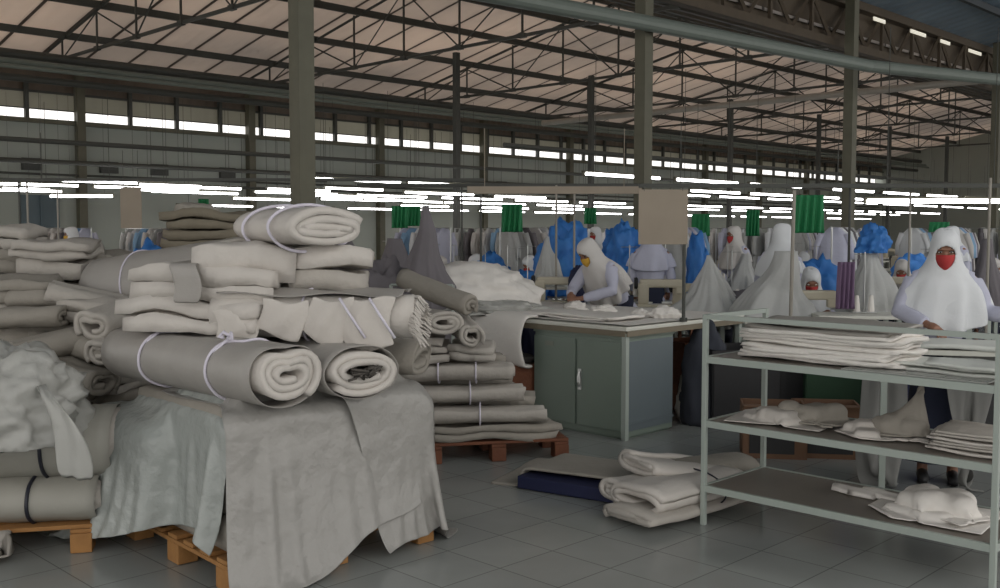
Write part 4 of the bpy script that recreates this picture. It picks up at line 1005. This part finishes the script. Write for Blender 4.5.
# ================= SEWING LINES =================
def sewing_table_proto():
    t=bpy.data.objects.new('sewing_table',None); COL.objects.link(t)
    MB().box((0,0,.745),(1.12,.56,.03),bev=.006).build('tabletop',tabw,t)
    for s in (-1,1):
        MB().box((s*.45,0,.37),(.05,.05,.71)).box((s*.45,0,.02),(.06,.5,.04)).box((s*.45,0,.715),(.05,.48,.03)).build('leg',rackm,t)
    MB().box((0,.05,.12),(.86,.03,.03)).box((0,-.02,.11),(.34,.24,.02)).build('treadle',steel,t)
    MB().tube([(-.1,.1,.70),(-.1,.1,.48)],.09,12).build('motor',black,t)
    return t
def machine_proto():
    t=bpy.data.objects.new('sewing_machine',None); COL.objects.link(t)
    q=MB(); q.box((0,0,.0125),(.48,.18,.025),bev=.006); q.box((.17,0,.13),(.11,.12,.22),bev=.02); q.box((-.01,0,.235),(.44,.095,.085),bev=.02); q.box((-.19,0,.19),(.075,.085,.13),bev=.015)
    q.build('machine_body',mach,t,smooth=False)
    MB().tube([(.225,0,.235),(.235,0,.235),(.262,0,.235)],[.045,.06,.055],16).build('handwheel',black,t)
    MB().tube([(-.19,-.02,.13),(-.19,-.02,.03)],.005,6).box((-.19,-.02,.028),(.02,.03,.005)).build('needle_bar',chrome,t)
    MB().tube([(.04,-.05,.25),(.04,-.056,.25)],.02,12).build('dial',black,t)
    return t
def thread_proto():
    t=bpy.data.objects.new('thread_stand',None); COL.objects.link(t)
    MB().tube([(0,0,0),(0,0,.62)],.006,6).tube([(-.09,0,.60),(.09,0,.60)],.004,6).box((0,0,.10),(.22,.09,.008)).tube([(0,0,0),(0,0,.012)],.03,10).build('pole',chrome,t)
    for s in (-1,1): MB().lathe([(.032,.104),(.030,.11),(.017,.24),(.012,.245)],(s*.06,0,0),12).build('thread_cone',paper,t)
    return t
PT,PMc,PTh=sewing_table_proto(),machine_proto(),thread_proto(); used=[0,0,0]
def stool_proto():
    t=bpy.data.objects.new('stool',None); COL.objects.link(t)
    MB().box((0,0,.435),(.40,.28,.03),bev=.008).build('seat',wood2,t)
    for a in (-1,1):
        for b in (-1,1): MB().box((a*.16,b*.10,.21),(.035,.035,.42)).build('leg',wood2,t)
    return t
PS=stool_proto(); use={}
def take(proto):
    if proto.name not in use: use[proto.name]=1; return proto
    return dup(proto)
def put(proto,X,Y,z,rot,label,cat,group=None):
    o=take(proto); place(o,X,Y,z,rot); return tag(o,label,cat,group)
def station(X,Y,rot,who,grp=True,th=True,near=None):
    """sewing place whose worker at (X,Y) faces rot (0 = towards the doorway)"""
    a=R(rot); f=(math.sin(a),-math.cos(a)); r=(math.cos(a),math.sin(a))
    tx,ty=X+f[0]*.66,Y+f[1]*.66
    g=None if near else 'sewing places deep in the hall'
    put(PT,tx,ty,0,rot+180,'white-topped sewing table '+who,'table',None if near else 'sewing tables in the rows')
    put(PMc,tx+f[0]*.02-r[0]*.08,ty+f[1]*.02-r[1]*.08,.76,rot+180,'cream sewing machine on the table '+who,'sewing machine',None if near else 'sewing machines in the rows')
    if th: put(PTh,tx+f[0]*.16+r[0]*.36,ty+f[1]*.16+r[1]*.36,.76,rot,'thread stand with two white cones '+who,'thread stand',None if near else 'thread stands in the rows')
    put(PS,X-f[0]*.02,Y-f[1]*.02,0,rot,'red-brown stool '+who,'stool',None if near else 'stools in the rows')
NEAR=[ # px, D, rot, mesh, scarf, mask, who, label
 (518,12.6,-25,mD,hij,None,'of the person under the green net','person in white headscarf bending low under the green net'),
 (492,15.0,-60,mC,hij,None,'of the person by the small blue cloth','person in white headscarf seen sideways by the blue cloth left of the net'),
 (112,13.2,-20,mC,hij,yelm,'left of the brownish board','person in white headscarf and yellow mask left of the brownish board'),
 (153,12.4,50,mC,hij,None,'right of the brownish board','person in long white headscarf right of the brownish board'),
 (52,15.5,-70,mD,hij,None,'behind the square cloth stack','person bending over behind the square cloth stack, far left'),
 (729,10.6,-35,mD,hijg,redm,'behind the pointed net cloth','person in white headscarf and red mask behind the pointed net cloth'),
 (806,9.6,-8,mC,hij,redm,'below the green hanging net','seated person in white headscarf and red mask below the green net'),
 (692,12.2,-75,mD,hijg,None,'right of the cream board','person in cream headscarf just right of the cream board'),
 (905,12.2,-30,mC,hijg,redm,'left of the standing person','seated person half hidden just left of the standing person in red mask'),
 (372,13.5,40,mD,hij,None,'behind the top cloth pile','person bending behind the top of the front cloth pile'),
 (975,13.0,20,mC,hijg,None,'right of the standing person','seated person right of the standing person in red mask'),
]
for (px,D,rot,ms,sc_,mk,who,lab) in NEAR:
    X=xat(px,D); person(ms,lab,X,D,rot,scarf=sc_,mask=mk or redm,nomask=mk is None,far=True); station(X,D,rot,who,near=True)
person(mE,'person standing in pale lavender shirt with back turned below the cream board',xat(651,11.6),11.6,172,scarf=shirt,nomask=True,far=True)
person(mE,'tall standing person in white headscarf beside the large pale net cloth',xat(777,9.9),9.9,130,scarf=hij,nomask=True,far=True,s=1.0)
person(mE,'person standing far back just above the top cloth pile, right of the column',xat(330,16),16,20,scarf=hij,nomask=True,far=True)
r3=random.Random(11)
k=0
for D,pxs in ((28.5,(60,200,300,500,590,690,790,880)),(31.5,(480,640,740,830,910,980)),(14.2,(425,548,660,742,838,950)),(16.5,(78,210,460,600,715,790,880,935)),(19.,(30,180,400,520,640,760,860,985)),(22.,(120,350,470,570,700,820,920)),(25.5,(90,260,440,620,780,960))):
    for px in pxs:
        X=xat(px+r3.uniform(-6,6),D); w_=W(X,D)
        if min(math.hypot(w_.x-cx_,w_.y-cy_) for cx_,cy_ in [(q,8.55) for q in (5.8,11.35,17.5,24.8,31)]+[(q,18.3) for q in (16.8,21.9,29,35)]+[(q,27.9) for q in (7,11.6,16.9,22,27)])<1.0: continue
        rot=r3.choice([-45,45,-45,135,-60]); st=r3.random()<.22
        person(mE if st else (mC if r3.random()<.5 else mD),'person in pale headscarf at work among the distant sewing rows',X,D,rot+r3.uniform(-15,15),scarf=r3.choice([hij,hijg,hij]),mask=r3.choice([redm,redm,yelm]),nomask=r3.random()<.5,far=True,group='workers far back in the sewing rows')
        station(X,D,rot,'among the distant rows')
        if r3.random()<.5:
            a=R(rot); hx,hy=X+math.sin(a)*.66+math.cos(a)*-.1*0,D-math.cos(a)*.66
# ---- piles of cloth on work tables
def worktable(X,Y,rot,L,Wd,h,lab):
    t=empty('work_table',X,Y,0,rot,lab,'table')
    MB().box((0,0,h-.015),(L,Wd,.03),bev=.005).build('tabletop',tabw,t)
    for a in (-1,1):
        for b in (-1,1): MB().box((a*(L/2-.04),b*(Wd/2-.04),(h-.03)/2),(.035,.035,h-.03)).build('leg',rackm,t)
    return t
worktable(3.15,5.80,-14,1.9,.66,.89,'table with white cloth in front of the standing person in red mask')
bundle('white cut cloth lying on the table before the standing person','cut pieces',None,2.75,5.72,.892,-14,.8,.42,.03,1,mat('bright_white_cloth',(.66,.68,.64),.8),2,big=.6)
bundle('white cut cloth at the right end of the table before the standing person','cut pieces',None,3.5,5.55,.892,-10,.6,.36,.035,1,mat('bright_white_cloth',(.66,.68,.64),.8),4,big=.6)
t=MB().box((0,0,.05),(.42,.2,.10),bev=.01).box((0,-.09,.13),(.42,.02,.08)).box((0,.09,.13),(.42,.02,.08)).build('parts_tray',card); place(t,3.36,6.0,.892,-10); tag(t,'low brown tray of trimmings beside the standing person','tray')
worktable(xat(565,12.2)+.0,12.2,-20,1.0,.7,.80,'table under the large bright blue cloth heap')
heap('blue_heap',blue,'large bright blue cloth heap right of the green net','cloth heap',xat(566,12.1),12.1,.80,.36,.33,.86,seed=2,rough=.45,freq=2)
worktable(xat(622,13.2),13.2,-20,1.0,.7,.80,'table under the blue cloth heap left of the cream board')
heap('blue_heap',blue,'bright blue cloth heap just left of the cream board','cloth heap',xat(622,13.1),13.1,.80,.30,.28,.84,seed=6,rough=.5)
for k,(px,py,D,sx,sz,l) in enumerate([(492,262,14.2,.24,.2,'blue cloth on the sewing table left of the green net'),(148,254,11.7,.22,.22,'blue cloth on the sewing table by the brownish board'),(104,262,12.5,.28,.12,'flat blue cloth on the far left sewing table'),(818,272,10.3,.26,.22,'blue cloth on the table behind the seated person below the green net'),(697,262,11.6,.13,.55,'narrow upright blue cloth heap right of the cream board'),(523,278,11.8,.28,.14,'blue cloth in front of the person under the green net'),(915,268,13.2,.3,.28,'blue cloth heap behind the standing person in red mask')]):
    a=at(px,py,D); heap('blue_cloth',blue if k<7 else netw,l,'cloth heap',a[0],D,.76,sx,.22,max(sz,a[2]-.76+sz*.6),seed=30+k,rough=.5,sub=4)
worktable(2.2,9.25,45,1.1,.8,.80,'table carrying the pointed pale net cloth behind the cutting table')
drape('net_cloth',netw,'pale pleated net cloth rising to a point at the right of the cutting table',"draped cloth",xat(712,9.2),9.25,.802,.54,.38,.33,11,seed=.5,lean=(-.02,0),top=.05)
heap('folded_grey_cloth',netg,'grey cloth slumped right of the pointed net cloth','cloth heap',xat(748,9.3),9.35,.80,.24,.2,.22,seed=44,rough=.4,sub=4)
worktable(xat(770,9.0),9.05,-10,.9,.6,.80,'table under the large pale net cloth left of the slanted pole')
drape('net_cloth',netw,'large pale net cloth spread like a tent left of the slanted pole','draped cloth',xat(770,8.9),8.9,.802,.58,.40,.24,6,seed=2.2,lean=(.12,0),top=.25,exp=1.7)
worktable(xat(872,9.3),9.35,-10,.95,.6,.80,'table under the grey-white cloth topped by blue')
drape('net_cloth',netw,'grey-white net cloth tent with a blue bundle on its top','draped cloth',xat(868,9.3),9.3,.802,.66,.34,.26,9,seed=3.7,lean=(0,0),top=.15)
heap('blue_bundle',blue,'bright blue bundle on top of the grey-white net cloth','cloth bundle',xat(871,9.3),9.28,1.36,.145,.13,.26,seed=8,rough=.75,flat=True,freq=1.4)
drape('net_cloth',netw,'pale cloth hung to a point between the blue heap and the bending person','draped cloth',xat(548,11.2),11.2,.95,.55,.22,.16,7,seed=4.1,top=.1)
worktable(xat(548,11.2),11.3,-10,.6,.5,.95,'small table under the pale pointed cloth by the blue heap')
worktable(xat(846,8.6)+.1,8.65,-5,.7,.45,.85,'small table below the mauve cloth strip')
# cloth draped over seated workers / white goods further back
for k,(px,D,H,rx,l) in enumerate([(745,12.5,.5,.3,'white cloth tent behind the red-masked person near the net cloth'),(345,11.5,.75,.4,'grey-white cloth tent behind the top cloth pile'),(395,11.0,.7,.45,'grey cloth tent left of the tall mauve-grey one'),(600,16.5,.6,.3,'white cloth tent far behind the bending person'),(935,11.5,.5,.3,'white cloth tent just behind the standing person, left'),(985,9.8,.7,.25,'grey garment tent right of the standing person'),(128,14.5,.5,.25,'white cloth tent under the brownish board')]):
    worktable(xat(px,D),D+.05,0,rx*2+.1,.6,.78,'table under the '+l.replace('cloth tent','tent').replace('garment tent','tent')); drape('net_cloth',[netw,netg,netg,hij,netw,netg,hij][k],l,'draped cloth',xat(px,D),D,.782,H,rx,.25,8,seed=k*1.7,top=.18)
# garment racks deep in the hall
def garment(m,seed):
    q=MB();P=[]
    for i in range(9):
        u=i/8; w=(.07 if i==0 else .19+.05*u)*(1 if i else 1); d=.035+.05*u
        P.append([(d*math.cos(a)*(1+.2*math.sin(5*a+seed)),w*math.sin(a)*(1+.05*math.sin(7*a+u*3)),-.03-.78*u if i else -.0) for a in [2*PI*j/20 for j in range(20)]])
    q.grid(P,closed=True); q.f.append(tuple(range(20)))
    for s_ in (-1,1): q.tube([(0,s_*.17,-.09),(.01,s_*.24,-.28),(.02,s_*.25,-.46)],[.05,.045,.04],8)
    return q.build('garment',m,smooth=True)
pbl=mat('pale_blue_cloth',(.25,.42,.62),.8); 
GP=[garment(m,i) for i,m in enumerate((hij,shirt,netw,pbl,netg,hijg))]; gused=set()
gr=random.Random(5)
for k,(px,D) in enumerate([(68,17.5),(250,18),(425,17),(485,18.5),(530,15.5),(585,21),(680,15),(718,19),(752,17.5),(840,15),(866,20),(915,18),(955,15.5),(985,18.5),(150,19.5),(640,20.5),(800,22)]):
    rot=gr.choice([-45,45,-30,60]); X=xat(px,D)
    t=empty('garment_rail',X,D,0,rot,'wheeled garment rail with hanging cloth deep in the hall','clothes rail','garment rails deep in the hall')
    MB().tube([(-.65,0,.04),(-.65,0,1.62),(.65,0,1.62),(.65,0,.04)],.014,6).build('rail_frame',chrome,t)
    for s_ in (-1,1): MB().tube([(s_*.65,-.25,.05),(s_*.65,.25,.05)],.014,6).build('foot',chrome,t)
    for j in range(6):
        gi=gr.randrange(6); o=GP[gi]
        if gi in gused: o=o.copy(); COL.objects.link(o)
        gused.add(gi); a_=R(rot); d=-.5+.2*j
        place(o,X+math.cos(a_)*d,D+math.sin(a_)*d,1.62,rot+gr.uniform(-8,8)); tag(o,'%s garment hanging on a rail deep in the hall'%['white','lavender','pale grey','pale blue','mauve-grey','cream'][gi],'garment','garments on the far rails, %s'%['white','lavender','pale grey','pale blue','mauve-grey','cream'][gi])
# green nets
def net(px,py0,py1,D,w,l,m=netm):
    z1=zat(py0,D);z0=zat(py1,D); P=[]
    for i in range(16):
        u=i/15; P.append([((j/23-.5)*w*(1+.05*u),.03*math.sin(j/23*26+i*.15)*(.5+.5*u),(z1-z0)*(1-u)) for j in range(24)])
    o=MB().grid(P).build('hanging_net' if m is netm else 'hanging_strip',m,smooth=True,solid=.003); place(o,xat(px,D),D,z0,0); return tag(o,l,'net' if m is netm else 'cloth')
for a in [(512,204,232,10.5,.21,'green net hanging over the bending person in the middle'),(808,195,233,8.7,.25,'green net bag hanging by the slanted pole'),(400,206,228,13,.2,'small green net above the grey cloth tents'),(414,206,226,15,.2,'narrow green net right of the small one above the grey tents'),(205,199,214,16,.16,'tiny green net above the olive-brown pile'),(752,210,236,12.5,.16,'green net hanging left of the green net bag'),(938,222,232,15,.3,'green net just above the standing person'),(590,208,224,17,.2,'green net far back over the blue heaps'),(700,214,236,17,.3,'dark green net far right of the cream board')]: net(*a)
net(846,262,309,8.62,.15,'mauve cloth strip hanging beside the green-net pole',mauve)
o=MB().tube([(0,0,0),(.02,0,1.9)],.016,8).tube([(0,0,0),(0,0,.02)],.05,8).build('slanted_pole',palep); place(o,xat(790,8.5),8.5,0,0); tag(o,'slim pale pole leaning beside the green net bag','pole')
for k,(px,D,h,l) in enumerate([(481,10.4,2.0,'slim dark pole left of the green net'),(556,10.8,2.05,'slim pale pole in front of the large blue heap'),(574,10.9,2.0,'second slim pale pole by the large blue heap'),(848,9.6,2.0,'slim dark pole beside the mauve strip'),(908,10.2,1.95,'slim grey pole left of the standing person'),(987,8.4,2.0,'slim dark pole at the right edge'),(22,11,2.1,'slim pale pole at the far left edge'),(30,11.3,2.1,'second slim pale pole at the far left edge'),(60,13,2.1,'dark pole by the blue-grey door'),(462,12.5,2.1,'slim pale pole above the white heap on the table')]):
    o=MB().tube([(0,0,0),(0,0,h)],.012,8).tube([(0,0,0),(0,0,.015)],.05,10).build('upright_pole',palep if k%3 else steel); place(o,xat(px,D),D,0,0); tag(o,l,'pole')
# machine row right behind the cutting table
for k,(px,D,l) in enumerate([(556,10.75,'cream sewing machine left of the bending person'),(660,10.2,'cream sewing machine below the cream board')]):
    worktable(xat(px,D),D,-8,.9,.5,.80,'small table under the %s'%('sewing machine left of the bending person' if k==0 else 'sewing machine below the cream board'))
    put(PMc,xat(px,D),D-.02,.80,172,l,'sewing machine')
    put(PTh,xat(px,D)-.3,D+.08,.80,0,'thread stand beside the '+('machine left of the bending person' if k==0 else 'machine below the cream board'),'thread stand')
for k,(px,py,D,l) in enumerate([(546,290,9.6,0),(614,290,9.9,1)][:0]): pass
heap('dark_blue_cloth',dblue,'deep blue cloth behind the bending person','cloth',xat(578,10.6),10.62,.80,.10,.1,.40,seed=61,sub=4) 
heap('dark_blue_cloth',dblue,'dark blue cloth left of the cream machine behind the table','cloth',xat(517,10.4),10.45,.0,.2,.2,1.03,seed=62,sub=4)
# basket, plus dark bins added to darken the bright floor behind the rack
def bin_(X,Y,rot,w,d,h,m,l):
    t=empty('bin_or_dark_filler',X,Y,0,rot,l,'bin'); q=MB()
    q.box((0,-d/2,h/2),(w,.02,h)).box((0,d/2,h/2),(w,.02,h)).box((-w/2,0,h/2),(.02,d,h)).box((w/2,0,h/2),(.02,d,h)).box((0,0,.01),(w,d,.02)); q.build('bin_body',m,t)
    MB().box((0,-d/2-.012,h-.02),(w+.04,.02,.04)).box((0,d/2+.012,h-.02),(w+.04,.02,.04)).box((-w/2-.012,0,h-.02),(.02,d,.04)).box((w/2+.012,0,h-.02),(.02,d,.04)).build('rim',m,t)
dg=mat('dark_green_plastic',(.012,.05,.02),.6)
for (px,D,rot,w,d,h,m,l) in [(735,8.2,10,.55,.5,.62,black,'black bin behind the rack beside its left post'),(845,8.0,-12,.6,.5,.58,dg,'dark green basket behind the middle of the rack'),(790,8.3,0,.5,.5,.66,black,'black filler bin added to darken the gap between the boxes behind the rack'),(915,7.4,-10,.34,.3,.78,dblue,'tall navy bin behind the right part of the rack'),(960,7.6,-10,.5,.4,.7,black,'black bin behind the right end of the rack'),(690,8.9,30,.4,.35,.6,wood2,'red-brown bin right of the steel cabinet')]:
    bin_(xat(px,D),D,rot,w,d,h,m,l)
heap('fabric_heap',cream,'small cloth scraps on the floor right of the steel cabinet','cloth heap',1.58,8.25,0,.12,.14,.42,seed=71,rough=.6,sub=4)
heap('dark_blue_cloth',mat('dark_filler_cloth',(.04,.045,.06),.9),'dark cloth bunched under the far end of the cutting table','cloth',xat(708,8.1),8.15,.0,.2,.2,.80,seed=72,sub=4)  # dark heap added to fill the darkness beside the cabinet
